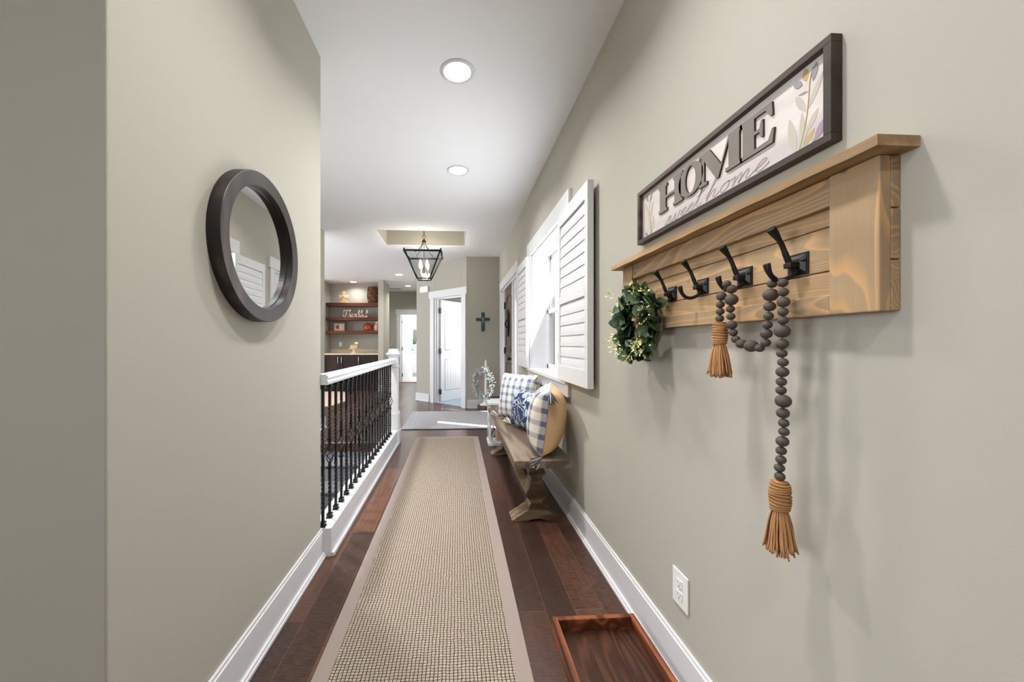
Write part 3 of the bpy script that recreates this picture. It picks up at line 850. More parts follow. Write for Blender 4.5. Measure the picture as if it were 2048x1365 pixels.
def make_baluster(basket, y):
    Z0, Z1 = .155, .937
    m = MB()
    if basket:
        m.box(-BR, BR, -BR, BR, Z0, .24); twist_bar(m, .24, .38, BR, 1.5, 30); m.box(-BR, BR, -BR, BR, .38, .472); m.box(-BR, BR, -BR, BR, .578, .67)
        m.box(-.0115, .0115, -.0115, .0115, .440, .451); m.box(-.0115, .0115, -.0115, .0115, .603, .614)
        m.box(-.0008, .0008, -.0008, .0008, .46, .60)
        twist_bar(m, .67, .81, BR, 1.5, 30); m.box(-BR, BR, -BR, BR, .81, Z1)
    else:
        m.box(-BR, BR, -BR, BR, Z0, .24); twist_bar(m, .24, .44, BR, 2, 40); m.box(-BR, BR, -BR, BR, .44, .55); twist_bar(m, .55, .73, BR, 2, 36); m.box(-BR, BR, -BR, BR, .73, Z1)
    for zb, sgn in ((Z0, 1), (Z1, -1)):
        m.box(-.016, .016, -.016, .016, zb, zb + sgn * .008); m.box(-.012, .012, -.012, .012, zb + sgn * .008, zb + sgn * .016); m.box(-.0145, .0145, -.0145, .0145, zb + sgn * .016, zb + sgn * .026)
    m.xf(Matrix.Translation((XB, y, 0)))
    b = m.build('baluster', 'black_baluster', rl)
    if basket:
        k = MB()
        for j in range(4):
            pts = []
            for i in range(13):
                t = i / 12; r = .004 + .023 * (1 - abs(2 * t - 1)) ** .8; a = j * pi / 2 + 1.9 * pi * (t - .5) * .55
                pts.append((XB + r * cos(a), y + r * sin(a), .470 + .11 * t))
            k.tube(pts, .0030, 6)
        k.build('baluster_basket', 'black_baluster', b, world=True)
    return b
for i in range(20): make_baluster(i % 2 == 1, 2.064 + .1075 * i)

st = thing('staircase', 'grey carpeted stairs going down beyond the black balusters', 'staircase', (-1.3, YS, -.1))
n_st = 9
for k in range(n_st):
    z = -.002 - .19 * k; y1_ = YS - .27 * k
    def stp(m):
        pr = [(y1_ + .30, z - .20), (y1_ + .30, z), (y1_ + .012, z), (y1_ - .002, z - .006), (y1_ - .006, z - .016), (y1_ - .002, z - .028), (y1_ + .012, z - .034), (y1_ + .014, z - .20)]
        if k == 0: pr = [(y1_ + .02, z - .20), (y1_ + .02, z - .0), (y1_ + .012, z), (y1_ - .002, z - .006), (y1_ - .006, z - .016), (y1_ - .002, z - .028), (y1_ + .012, z - .034), (y1_ + .014, z - .20)]
        m.prism([(p[0], p[1]) for p in pr], XS + .001, -.802, 'x')
    part('stair_step', 'stair_carpet', st, stp)

# ================================================================== RUGS
def rug(name, label, x0, x1, y0, y1, bw, wmat, bmat, th=.011, eps=.003):
    t = thing(name, label, 'rug', ((x0 + x1) / 2, (y0 + y1) / 2, 0))
    part('woven_field', wmat, t, lambda m: m.box(x0 + bw - .002, x1 - bw + .002, y0 + bw, y1 - bw, .001, th - .001))
    def bd(m):
        m.box(x0, x0 + bw, y0, y1, .001, th); m.box(x1 - bw, x1, y0, y1, .001, th)
        m.box(x0 + bw, x1 - bw, y0, y0 + bw, .001, th); m.box(x0 + bw, x1 - bw, y1 - bw, y1, .001, th)
    part('cloth_border', bmat, t, bd, .002)
    return t
rug('runner_rug', 'long tan woven runner with taupe cloth border down the corridor', -.497, .262, .55, 4.56, .058, 'weave_tan', 'rug_border')
mt_ = rug('foyer_mat', 'wide grey woven mat lying crosswise at the front door', -.742, .53, 4.99, 6.27, .055, 'weave_grey', 'mat_border', .013)
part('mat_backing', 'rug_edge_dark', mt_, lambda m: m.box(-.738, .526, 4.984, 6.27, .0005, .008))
m = MB(); m.prism([(-3.6, 9.02), (-2.85, 9.02), (-2.60, 8.86), (-2.52, 8.55), (-2.22, 7.60), (-2.33, 6.9), (-3.6, 6.6)], .001, .012)
tag(m.build('area_rug', 'area_rug_beige', None), 'beige area rug on the wood floor before the dark cabinets', 'rug')

# ================================================================== BENCH
bn = thing('wooden_bench', 'long brown trestle bench against the right wall under the window', 'bench', (.53, 3.13, 0))
part('bench_seat', 'bench_top', bn, lambda m: m.box(.348, .705, 2.205, 4.075, .402, .450), .004)
def seat_edge(m): m.box(.349, .704, 2.2045, 2.2055, .403, .449)
def trestle(y0, y1):
    c = .521
    half = [(.165, .0), (.166, .010), (.140, .024), (.128, .036), (.112, .040), (.088, .058), (.076, .066), (.062, .070), (.054, .085), (.048, .102), (.042, .112), (.038, .118), (.038, .130), (.044, .138),
            (.062, .150), (.068, .165), (.070, .182), (.064, .198), (.055, .215), (.046, .235), (.038, .262), (.036, .285), (.040, .298), (.052, .304), (.056, .314), (.050, .330), (.042, .352), (.036, .372), (.036, .402)]
    k = MB()
    arc = [(.06, .0), (.045, .010), (.02, .016)]
    left = [(c - a, z) for a, z in half]; right = [(c + a, z) for a, z in reversed(half)]
    bot = [(c + a, z) for a, z in arc] + [(c - a, z) for a, z in reversed(arc)]
    k.prism(left + right + bot, y0, y1, 'y')
    return k.build('trestle_leg', 'bench_base', bn, .002)
trestle(2.37, 2.50); trestle(3.78, 3.91)
part('stretcher', 'bench_base', bn, lambda m: m.box(.455, .587, 2.50, 3.78, .150, .185), .002)

# ---- cushions
def cushion(name, label, loc, W, Hh, T, rot, front, back, seam=None, tassels=None, puff=2.6):
    t = thing(name, label, 'cushion', loc, 'cushions on the bench')
    t.rotation_euler = rot
    K = 22
    def surf(sgn, mname, nm):
        vs = []; fs = []
        for i in range(K + 1):
            for j in range(K + 1):
                u = -1 + 2 * i / K; v = -1 + 2 * j / K
                pin = 1 - .055 * (1 - abs(v) ** 2) ; pin2 = 1 - .055 * (1 - abs(u) ** 2)
                x = u * W / 2 * pin; z = v * Hh / 2 * pin2
                th = T / 2 * max(0, (1 - abs(u) ** puff) * (1 - abs(v) ** puff)) ** .43
                wr = 1 + .05 * sin(9 * u + 5 * v) * abs(u * v)
                y = sgn * (th * wr + .0008)
                vs.append((x, y, z + Hh / 2))
        for i in range(K):
            for j in range(K):
                a = i * (K + 1) + j; fs.append((a, a + 1, a + K + 2, a + K + 1))
        m = MB(); m.add(vs, fs, True); return m.build(nm, mname, t, world=False, sub=1)
    surf(-1, front, 'cushion_front'); surf(1, back, 'cushion_back')
    m = MB(); P = []
    for q in range(4):
        for i in range(10):
            f = -1 + 2 * i / 10
            u, v = [(f, -1), (1, f), (-f, 1), (-1, -f)][q]
            P.append((u * W / 2 * (1 - .055 * (1 - v * v)), 0, v * Hh / 2 * (1 - .055 * (1 - u * u)) + Hh / 2))
    P.append(P[0]); m.tube(P, .004, 6); m.build('cushion_seam', seam or front, t, world=False)
    for (u, v, dx, dy, dz) in (tassels or []):
        c = Vector((u * W / 2, 0, v * Hh / 2 + Hh / 2))
        random.seed(int(u * 10 + v * 3 + 50))
        for mn, cnt in (('thread_grey', 22), ('thread_cream', 18)):
            m = MB()
            for i in range(cnt):
                a = random.uniform(0, 2 * pi); r = random.uniform(.2, 1)
                d = Vector((dx + cos(a) * .45 * r, dy + random.uniform(-.5, .5) * r, dz + sin(a) * .35 * r)).normalized() * random.uniform(.055, .072)
                m.tube([c, c + d * .6 + Vector((0, 0, .002)), c + d * 1.2], [.003, .0026, .0028], 5)
            m.build('tassel', mn, t, world=False)
    return t
# axes: cushion's local -y is its front face
def rz(deg, lean=0, roll=0): return (radians(lean), radians(roll), radians(deg))
cushion('cushion', 'blue and cream plaid cushion with tan back and tassels, nearest on the bench', (.572, 2.43, .466), .42, .415, .25, rz(-105, -7, 2), 'plaid_near', 'tan_cotton', None, [(1, 1, .35, .25, -.9), (1, -1, .5, -.5, -.35), (-1, 1, -.6, -.2, -.8)])
cushion('cushion', 'navy floral cushion in the middle between the two plaid ones', (.556, 2.95, .462), .46, .31, .15, rz(-68, -10), 'navy_floral', 'navy_floral', 'navy_floral', [(-1, -1, -1, -.3, .4)])
cushion('cushion', 'blue and white plaid cushion at the far end of the bench', (.530, 3.32, .466), .42, .42, .18, rz(-50, -9), 'plaid_far', 'tan_cotton', None, [(1, 1, .1, -.5, -1), (-1, -1, -1, -.3, .4), (1, -1, .6, -.4, .4)])

# ---- wooden boot tray
tr = thing('wooden_tray', 'empty dark stained wooden boot tray on the floor beside the baseboard', 'tray', (.548, 1.2, 0))
def twalls(m):
    x0, x1, y0, y1, t_ = .381, .718, .86, 1.459, .020
    m.box(x0, x0 + t_, y0, y1, .002, .062); m.box(x1 - t_, x1, y0, y1, .002, .062)
    m.box(x0 + t_, x1 - t_, y0, y0 + t_, .002, .062)
part('tray_side', 'tray_wood', tr, twalls, .002)
part('tray_side', 'tray_wood', tr, lambda m: m.box(.401, .698, 1.439, 1.459, .002, .0617), .002)
for i in range(3):
    x0 = .401 + i * .099
    part('tray_slat', 'tray_floor', tr, lambda m: m.box(x0 + .0004, x0 + .0986, .88, 1.439, .003, .014), .0008)

# ---- outlets
def outlet_x(label, x, y0, y1, z0, z1, name='wall_outlet'):
    t = thing(name, label, 'outlet', (x, (y0 + y1) / 2, z0))
    yc = (y0 + y1) / 2
    part('cover_plate', 'outlet_plastic', t, lambda m: m.box(x - .006, x - .0003, y0, y1, z0, z1), .003)
    for zc in ((z0 + z1) / 2 + .02, (z0 + z1) / 2 - .02):
        f_ = part('socket', 'outlet_plastic', t, lambda m: m.box(x - .0085, x - .006, yc - .016, yc + .016, zc - .014, zc + .014), .001)
        part('slot', 'dark_gap', f_, lambda m: (m.box(x - .0088, x - .0084, yc - .008, yc - .0065, zc - .001, zc + .008), m.box(x - .0088, x - .0084, yc + .0065, yc + .008, zc - .001, zc + .007), m.box(x - .0088, x - .0084, yc - .002, yc + .002, zc - .010, zc - .006)))
    part('screw', 'nickel', t, lambda m: m.lathe([(.0005, -.0068), (.0028, -.0066), (.003, -.0058)], (x, yc, (z0 + z1) / 2), 10, axis='x'))
outlet_x('white duplex outlet low on the right wall by the wooden tray', XR, 1.163, 1.248, .266, .386)
to = thing('wall_outlet', 'white outlet plate on the niche wall above the counter', 'outlet', (-3.0, 9.70, 1.08))
part('cover_plate', 'outlet_plastic', to, lambda m: m.box(-3.05, -2.97, 9.693, 9.6995, 1.09, 1.21), .002)
part('socket', 'white_stone', to, lambda m: (m.box(-3.028, -2.992, 9.690, 9.693, 1.155, 1.185), m.box(-3.028, -2.992, 9.690, 9.693, 1.11, 1.14)))

# ================================================================== COAT RACK
rk = thing('coat_rack', 'grey-brown pine coat rack with shelf top mounted on the right wall', 'coat rack', (XR, 1.08, 1.215))
PB0, PB1 = .588, 1.563
XPL, XFR = .742, .722
zs = [1.216, 1.305, 1.394, 1.484]
for i in range(3):
    part('back_plank', 'pine_y', rk, lambda m: m.box(XPL, XR - .0005, PB0, PB1, zs[i] + .0008, zs[i + 1] - .0008), .0022)
part('end_board', 'pine_z', rk, lambda m: m.box(XFR - .001, XPL, PB0, .674, 1.216, 1.484), .002)
part('end_board', 'pine_z', rk, lambda m: m.box(XFR - .001, XPL, 1.478, PB1, 1.216, 1.484), .002)
part('top_rail', 'pine_y', rk, lambda m: m.box(XFR + .002, XPL, .6755, 1.4765, 1.428, 1.484), .002)
part('bottom_rail', 'pine_y', rk, lambda m: m.box(XFR + .002, XPL, .6755, 1.4765, 1.216, 1.256), .002)
def shelf(m):
    pr = [(.684, 1.4845), (.6835, 1.501), (.686, 1.5025), (XR - .001, 1.5025), (XR - .001, 1.4845), (.72, 1.4845)]
    k0 = 24
    for i in range(k0):
        a = .561 + (1.600 - .561) * i / k0; b = .561 + (1.600 - .561) * (i + 1) / k0
        wa = .0018 * sin(i * 1.7); wb = .0018 * sin((i + 1) * 1.7)
        q = lambda wv, yy: [(.684 + wv, yy, 1.4845), (.684 + wv, yy, 1.5025), (XR - .001, yy, 1.5025), (XR - .001, yy, 1.4845)]
        A_, B_ = q(wa, a), q(wb, b)
        o_ = len(m.v); m.v += [Vector(p) for p in A_ + B_]
        fs = [(0, 4, 5, 1), (1, 5, 6, 2), (2, 6, 7, 3), (3, 7, 4, 0)]
        if i == 0: fs.append((0, 1, 2, 3))
        if i == k0 - 1: fs.append((4, 7, 6, 5))
        for f in fs: m.f.append([o_ + t for t in f]); m.sm.append(False)
part('rack_shelf', 'pine_shelf', rk, shelf)
# hooks: five, the farthest carries the wreath
def make_hook(y):
    t = thing('coat_hook', '', 'coat hook', (XPL, y, 1.332), 'black hooks on the coat rack')
    x, z = XPL, 1.332
    part('hook_plate', 'black_iron', t, lambda m: (m.box(x - .0035, x, y - .024, y + .024, z - .024, z + .024),
        m.hexa([(x - .0035, y - .020, z - .020), (x - .0035, y + .020, z - .020), (x - .0035, y + .020, z + .020), (x - .0035, y - .020, z + .020)],
               [(x - .009, y - .011, z - .011), (x - .009, y + .011, z - .011), (x - .009, y + .011, z + .011), (x - .009, y - .011, z + .011)])), .0008)
    def arm(pts, rs):
        return lambda m: m.tube(smooth_curve(pts, 5), rs, 10, squash=(.72, 1.15, .9))
    up = [(x - .006, y, z - .018), (x - .020, y, z - .002), (x - .029, y, z + .018), (x - .040, y, z + .044), (x - .052, y, z + .062), (x - .064, y, z + .077)]
    rs = [.0062] * 12 + [.0055] * 5 + [.0055, .006, .0066, .0074, .0082, .0088, .0092, .0094, .0094]
    part('hook_arm', 'black_iron', t, arm(up, rs[:26]))
    lo = [(x - .006, y, z - .012), (x - .016, y, z - .024), (x - .036, y, z - .034), (x - .055, y, z - .032), (x - .068, y, z - .018), (x - .074, y, z + .001)]
    rl_ = [.006] * 12 + [.0056] * 8 + [.006, .0066, .0072, .0076, .0078, .0078]
    part('hook_arm', 'black_iron', t, arm(lo, rl_[:26]))
    part('hook_collar', 'black_iron', t, lambda m: (m.box(x - .028, x - .004, y - .0095, y + .0095, z - .008, z + .004)), .002)
    part('screw', 'black_iron', t, lambda m: m.lathe([(.0005, -.0105), (.003, -.010), (.0035, -.004)], (x, y - .017, z + .006), 10, axis='x'))
    return t
h0 = make_hook(.758)
hl = ['nearest black double coat hook, holding the long strand of beads', 'second black double coat hook, holding the bead garland near its short tassel',
      'third black double coat hook, empty, between garland and wreath', 'fourth black double coat hook, empty, its lower prong over the green wreath', 'farthest black double coat hook, hidden behind the green wreath']
h0['label'] = hl[0]
for i, yy in enumerate((.906, 1.068, 1.225)):
    c = copy_tree(h0); c.location = (XPL, yy, 1.332); c['label'] = hl[i + 1]

# ---- bead garland
gd = thing('bead_garland', 'dark wooden bead garland with two jute tassels draped over the rack hooks', 'garland', (.68, .80, 1.0))
SZ = {'S': .0098, 'M': .0118, 'L': .0148}
strand2 = [(1565.7, 566.2, 'S'), (1566.4, 584.7, 'S'), (1567, 604.6, 'M'), (1566, 624.1, 'S'), (1566, 641.3, 'S'), (1564, 662.9, 'L'), (1564.3, 688.2, 'M'), (1563.7, 707.4, 'S'), (1566, 725.2, 'S'),
           (1564.7, 744.5, 'M'), (1562.7, 764, 'S'), (1562, 781.2, 'S'), (1566.4, 802.8, 'L'), (1565.7, 826.8, 'M'), (1567.4, 846.6, 'S'), (1567.8, 864, 'S'), (1564.8, 883.3, 'M'), (1562.3, 902, 'S'), (1561.8, 920, 'S'), (1558.9, 936.3, 'S'), (1559.7, 953.3, 'S')]
ustr = [(1022, 498, 'S'), (1012, 565, 'L'), (1007, 633, 'M'), (1000, 690, 'S'), (993, 742, 'S'), (987, 795, 'M'), (983, 848, 'S'), (947, 880, 'S'), (897, 868, 'L'), (838, 855, 'M'), (806, 828, 'S'), (791, 788, 'S'), (782, 742, 'M'), (777, 692, 'S'), (774, 648, 'S'), (780, 593, 'L'), (782, 530, 'M'), (752, 500, 'S'), (720, 573, 'M'), (714, 622, 'S'), (713, 663, 'S'), (710, 705, 'S')]
ustr = [(1200 + a / 2.967, 400 + b / 2.967, c) for a, b, c in ustr]
# strand 2 hangs at x=.688; the swag swings between the two hooks at x~.676
cord = []
def bead(p, s, first=[None]):
    r = SZ[s]
    if first[0] is None:
        m = MB(); m.ball((0, 0, 0), 1.0, 20, 12, sz=.94); o = m.build('bead', 'bead_wood', gd, world=False); first[0] = o
    else:
        o = first[0].copy(); COL.objects.link(o); o.parent = gd
    o.location = p - gd.location; o.scale = (r, r, r)
    return o
random.seed(3)
P2 = [onx(a, b, .688) for a, b, c in strand2]
for p, (a, b, c) in zip(P2, strand2): bead(p, c)
PU = []
for i, (a, b, c) in enumerate(ustr):
    x = .690 if i < 7 else (.690 + (.676 - .690) * min(1, (i - 6) / 6))
    if i >= 17: x = .668
    p = onx(a, b, x); PU.append(p); bead(p, c)
def cordm(m):
    m.tube([PU[0], (PU[0] + P2[0]) / 2 + Vector((-.0, 0, .012)), P2[0]], .0015, 6)
    m.tube(P2 + [P2[-1] + Vector((0, 0, -.014))], .0015, 6); m.tube(PU + [PU[-1] + Vector((0, 0, -.012))], .0015, 6)
part('cord', 'string', gd, cordm)
def tassel(top, s, seed):
    random.seed(seed)
    t_ = MB(); wr = []
    n_ = 9
    for i in range(n_ * 4 + 1):
        z = -i / (n_ * 4) * .048 * s; r = (.0105 + .0035 * sin(pi * i / (n_ * 4)) + .0014 * cos(i * pi / 2)) * s
        wr.append((r, z))
    t_.lathe([(.0005, .002)] + wr + [(.0005, -.05 * s)], (top.x, top.y, top.z), 18)
    for i in range(10):
        z = -i * .0048 * s - .004; pts = [(top.x + (.0128 + .002 * sin(pi * i / 9)) * s * cos(a), top.y + (.0128 + .002 * sin(pi * i / 9)) * s * sin(a), top.z + z + .0022 * sin(a + i)) for a in [2 * pi * j / 14 for j in range(15)]]
        t_.tube(pts, .0019 * s, 5)
    o = t_.build('tassel', 'jute', gd)
    k = MB()
    for i in range(150):
        a = random.uniform(0, 2 * pi); r = sqrt(random.uniform(.0, 1)); f = random.uniform(.92, 1.04)
        sp = .024 * s
        p0 = Vector((top.x + .009 * s * r * cos(a), top.y + .009 * s * r * sin(a), top.z - .044 * s))
        p3 = Vector((top.x + sp * r * cos(a + .15), top.y + sp * r * sin(a + .15), top.z - .118 * s * f))
        p1 = p0.lerp(p3, .35) + Vector((cos(a), sin(a), 0)) * .002; p2 = p0.lerp(p3, .7) + Vector((random.uniform(-.0015, .0015), random.uniform(-.0015, .0015), 0))
        k.tube(smooth_curve([p0, p1, p2, p3], 3), .00125 * s, 5)
    k.build('tassel_skirt', 'jute', o)
tassel(P2[-1] + Vector((0, 0, -.011)), 1.26, 5)
tassel(PU[-1] + Vector((0, 0, -.010)), 1.15, 6)

# ---- eucalyptus wreath on the far hook
WCY, WCZ, WCX = 1.352, 1.234, .680
wr = thing('eucalyptus_wreath', 'small green eucalyptus wreath with yellow buds hanging at the rack far end', 'wreath', (XR, WCY, WCZ))
RR = .106
part('wreath_ring', 'twig', wr, lambda m: m.tube([(WCX + .03, WCY + RR * cos(a), WCZ + RR * sin(a)) for a in [2 * pi * i / 32 for i in range(33)]], .009, 8))
def leaf(m, p, d, nrm, L, Wd, cup=.15):
    d = d.normalized(); nrm = (nrm - d * nrm.dot(d)).normalized(); sd_ = d.cross(nrm)
    rows = 7; vs = []; fs = []
    for i in range(rows + 1):
        t = i / rows; wd = Wd * (sin(pi * min(1, t * .92 + .06)) ** .7)
        c = p + d * (L * t) + nrm * (cup * L * (t * (1 - t)) - .25 * cup * L * t * t)
        vs += [c - sd_ * wd / 2 + nrm * (wd * .12), c, c + sd_ * wd / 2 + nrm * (wd * .12)]
    for i in range(rows):
        a = i * 3; fs += [(a, a + 1, a + 4, a + 3), (a + 1, a + 2, a + 5, a + 4)]
    vs2 = [v_ - nrm * .0004 for v_ in vs]; k = len(vs)
    m.add(vs + vs2, fs + [tuple(reversed([q + k for q in f])) for f in fs], True)
random.seed(11)
def wreath_leaves(mname, cnt, L0, L1, ratio, nm):
    m = MB()
    for i in range(cnt):
        a = random.uniform(0, 2 * pi); b = random.uniform(-1.2, 1.2)
        rad = Vector((0, cos(a), sin(a))); out_ = Vector((-1, 0, 0))
        c = Vector((WCX + .03, WCY, WCZ)) + rad * (RR + random.uniform(-.014, .014)) + out_ * random.uniform(0, .03)
        tang = Vector((0, -sin(a), cos(a))) * random.choice((-1, 1))
        d = (tang * random.uniform(.2, 1) + rad * sin(b) * .9 + out_ * random.uniform(.1, 1.0) + Vector([random.uniform(-.3, .3) for _ in range(3)]))
        nr = (out_ * 1.0 + rad * random.uniform(-.6, .6) + Vector([random.uniform(-.5, .5) for _ in range(3)]))
        L = random.uniform(L0, L1)
        if (c + d.normalized() * L).x > XR - .02: d.x = -abs(d.x) - .2
        leaf(m, c, d, nr, L, L * ratio * random.uniform(.8, 1.15))
    return m.build(nm, mname, wr, fix=False)
wreath_leaves('leaf_dark', 220, .048, .078, .66, 'leaves')
wreath_leaves('leaf_light', 64, .035, .06, .42, 'leaves')
m = MB()
for cl in range(34):
    a = random.uniform(0, 2 * pi); rad = Vector((0, cos(a), sin(a)))
    c = Vector((WCX - random.uniform(.0, .045), WCY, WCZ)) + rad * (RR + random.uniform(-.025, .055))
    if cl % 4 == 0:
        for j in range(4):
            q = 2 * pi * j / 4; leaf(m, c, Vector((-.35, cos(q), sin(q))), Vector((-1, 0, 0)), .015, .014, -.4)
        m.ball(c + Vector((-.004, 0, 0)), .0035, 8, 5)
    else:
        for j in range(11):
            d = Vector((random.uniform(-1, .1), random.uniform(-1, 1), random.uniform(-1, 1))).normalized() + rad * .7
            e = c + d * random.uniform(.006, .026); leaf(m, e, d, Vector((-1, .2, .3)), random.uniform(.009, .016), .006)
m.build('bud_sprigs', 'bud_yellow', wr, fix=False)['kind'] = 'stuff'

# ================================================================== HOME SIGN
SY0, SY1, SZ0, SZ1 = .683, 1.462, 1.562, 1.773
sg = thing('wall_sign', 'framed HOME sweet home sign with printed leaves above the coat rack', 'sign', (XR, (SY0 + SY1) / 2, SZ0))
XS0 = .735
def sfr(m):
    t_ = .016
    m.box(XS0, XR - .001, SY0, SY1, SZ0, SZ0 + t_); m.box(XS0, XR - .001, SY0, SY1, SZ1 - t_, SZ1)
    m.box(XS0, XR - .001, SY0, SY0 + t_, SZ0 + t_, SZ1 - t_); m.box(XS0, XR - .001, SY1 - t_, SY1, SZ0 + t_, SZ1 - t_)
part('sign_frame', 'sign_frame', sg, sfr, .001)
bx = .7505
part('sign_board', 'board_white', sg, lambda m: m.box(bx, XR - .002, SY0 + .016, SY1 - .016, SZ0 + .016, SZ1 - .016))
plx = lambda u, v, h: (bx - h, 1.319 - u, 1.637 + v)
LET = {
 'H': (0.0, [(0,0),(.053,0),(.053,.01),(.045,.01),(.045,.045),(.098,.045),(.098,.01),(.09,.01),(.09,0),(.143,0),(.143,.01),(.135,.01),(.135,.088),(.143,.088),(.143,.098),(.09,.098),(.09,.088),(.098,.088),(.098,.054),(.045,.054),(.045,.088),(.053,.088),(.053,.098),(0,.098),(0,.088),(.008,.088),(.008,.01),(0,.01)]),
 'M': (.226, [(0,0),(.036,0),(.036,.01),(.024,.01),(.024,.074),(.076,-.001),(.084,-.001),(.124,.085),(.124,.01),(.112,.01),(.112,0),(.172,0),(.172,.01),(.162,.01),(.162,.088),(.172,.088),(.172,.098),(.124,.098),(.094,.032),(.046,.098),(0,.098),(0,.088),(.013,.088),(.013,.01),(0,.01)]),
 'E': (.391, [(0,0),(.1,0),(.104,.034),(.098,.034),(.088,.012),(.046,.010),(.046,.046),(.062,.046),(.067,.03),(.072,.03),(.072,.072),(.067,.072),(.062,.055),(.046,.055),(.046,.088),(.080,.087),(.094,.066),(.100,.066),(.098,.098),(0,.098),(0,.088),(.009,.088),(.009,.01),(0,.01)]),
}
def letter(ch, h0, h1, mat, grow=0.0):
    m = MB()
    if ch == 'O':
        k = 40; o_ = []; i_ = []
        for i in range(k):
            a = 2 * pi * i / k
            o_.append((.184 + .062 * cos(a), .049 + .051 * sin(a))); i_.append((.184 + .026 * cos(a) , .049 + .043 * sin(a)))
        for i in range(k):
            j = (i + 1) % k; q = [o_[i], o_[j], i_[j], i_[i]]
            m.hexa([plx(u, v, h0) for u, v in q], [plx(u, v, h1) for u, v in q])
    else:
        u0, P = LET[ch]
        k = len(P); vs = [plx(u0 + a, b, h0) for a, b in P] + [plx(u0 + a, b, h1) for a, b in P]
        fs = [tuple(range(k)), tuple(range(k, 2 * k))] + [(i, (i + 1) % k, k + (i + 1) % k, k + i) for i in range(k)]
        m.add(vs, fs)
    return m.build('letter', mat, sg)
for ch in 'HOME':
    l_ = letter(ch, .0052, .0062, 'letter_grey'); l_['label'] = 'raised grey letter ' + ch
    e_ = letter(ch, .0, .0051, 'letter_edge'); e_.name = 'letter_base'
GL = {
 's': (.75, [(0, .1), (.35, .55), (.62, 1.05), (.5, 1.0), (.45, .75), (.7, .4), (.62, .05), (.3, -.02), (.1, .15)]),
 'w': (1.45, [(.05, .95), (.08, .4), (.25, 0), (.5, .35), (.66, .95), (.66, .3), (.85, 0), (1.1, .4), (1.2, 1.0), (1.4, .85)]),
 'e': (.85, [(0, .3), (.4, .55), (.62, .85), (.45, 1.05), (.18, .8), (.12, .35), (.32, 0), (.6, .08), (.9, .4)]),
 't': (.85, [(0, .4), (.35, 1.3), (.5, 2.2), (.4, 1.3), (.33, .4), (.5, 0), (.85, .3)]),
 'h': (1.15, [(0, .4), (.35, 1.4), (.62, 2.3), (.5, 2.5), (.32, 1.8), (.15, 0), (.3, .55), (.62, .98), (.75, .7), (.68, .2), (.85, 0), (1.15, .3)]),
 'o': (1.0, [(.65, .95), (.3, .9), (.1, .5), (.25, .02), (.55, .1), (.72, .5), (.6, .95), (.75, .85), (1.0, .9)]),
 'm': (1.5, [(0, .9), (.12, .9), (.1, 0), (.3, .7), (.52, 1), (.58, .6), (.52, 0), (.75, .7), (.97, 1), (1.05, .6), (1.0, .15), (1.2, 0), (1.5, .35)]),
 'T': (1.15, [(-.5, 1.5), (-.42, 2.1), (.1, 2.25), (.7, 2.15), (1.3, 2.5)]),
 'T2': (0, [(.62, 2.2), (.5, 1.2), (.35, .3), (0, -.05), (-.42, .15), (-.45, .75), (-.2, .85)]),
 'a': (.95, [(.62, .9), (.3, .95), (.08, .5), (.25, .02), (.52, .3), (.66, .95), (.6, .2), (.75, 0), (.95, .3)]),
 'n': (1.05, [(0, .9), (.12, .9), (.1, 0), (.3, .7), (.58, 1), (.68, .6), (.64, .12), (.8, 0), (1.05, .3)]),
 'k': (.95, [(0, .4), (.38, 1.4), (.5, 2.2), (.3, 2.2), (.14, 1.2), (.1, 0), (.2, .5), (.55, 1.0), (.65, .75), (.3, .5), (.6, .08), (.95, .2)]),
 'f': (.8, [(0, .4), (.42, 1.5), (.46, 2.2), (.26, 2.1), (.18, 1), (.15, .05), (.4, .2), (.5, .55), (.8, .4)]),
 'u': (1.05, [(0, .9), (.06, .3), (.25, 0), (.52, .35), (.62, .95), (.6, .25), (.8, 0), (1.05, .3)]),
 'l': (.6, [(0, .4), (.4, 1.5), (.42, 2.25), (.2, 2.2), (.14, 1), (.2, .1), (.4, 0), (.65, .3)]),
}
def script_word(m, word, plane, u, v, sx, sy, wd, d0, d1, slant=.25):
    for ch in word:
        adv, P = GL[ch]
        lists = [P] + ([GL['T2'][1]] if ch == 'T' else []) + ([[(.05, 1.5), (.45, 1.6), (.85, 1.85)]] if ch == 't' else [])
        for Q in lists:
            c = smooth_curve([(u + (a + slant * b) * sx, v + b * sy, 0) for a, b in Q], 5)
            m.ribbon([(p.x, p.y) for p in c], wd, plane, d0, d1)
        u += adv * sx
    return u
def sweet(m):
    pl = lambda u, v, h: (bx - h, 1.290 - u, v)
    u = script_word(m, 'sweet', pl, 0.0, 1.588, .0415, .0215, .0034, .0002, .0008)
    script_word(m, 'home', pl, u + .018, 1.590, .050, .0225, .0034, .0002, .0008)
part('script_lettering', 'script_ink', sg, sweet)
PL = [0]
def pleaf(m, u, v, ang_, L, Wd):
    PL[0] += 1; dh = .00004 * (PL[0] % 16)
    pts = []
    for i in range(9): t = i / 8; pts.append((L * t, Wd / 2 * sin(pi * t) ** .8))
    for i in range(7, 0, -1): t = i / 8; pts.append((L * t, -Wd / 2 * sin(pi * t) ** .8))
    ca, sa = cos(radians(ang_)), sin(radians(ang_))
    P = [(u + a * ca - b * sa, v + a * sa + b * ca) for a, b in pts]
    k = len(P); vs = [(bx - .0001, SY1 - a, b) for a, b in P] + [(bx - .0004 - dh, SY1 - a, b) for a, b in P]
    m.add(vs, [tuple(range(k)), tuple(range(k, 2 * k))] + [(i, (i + 1) % k, k + (i + 1) % k, k + i) for i in range(k)])
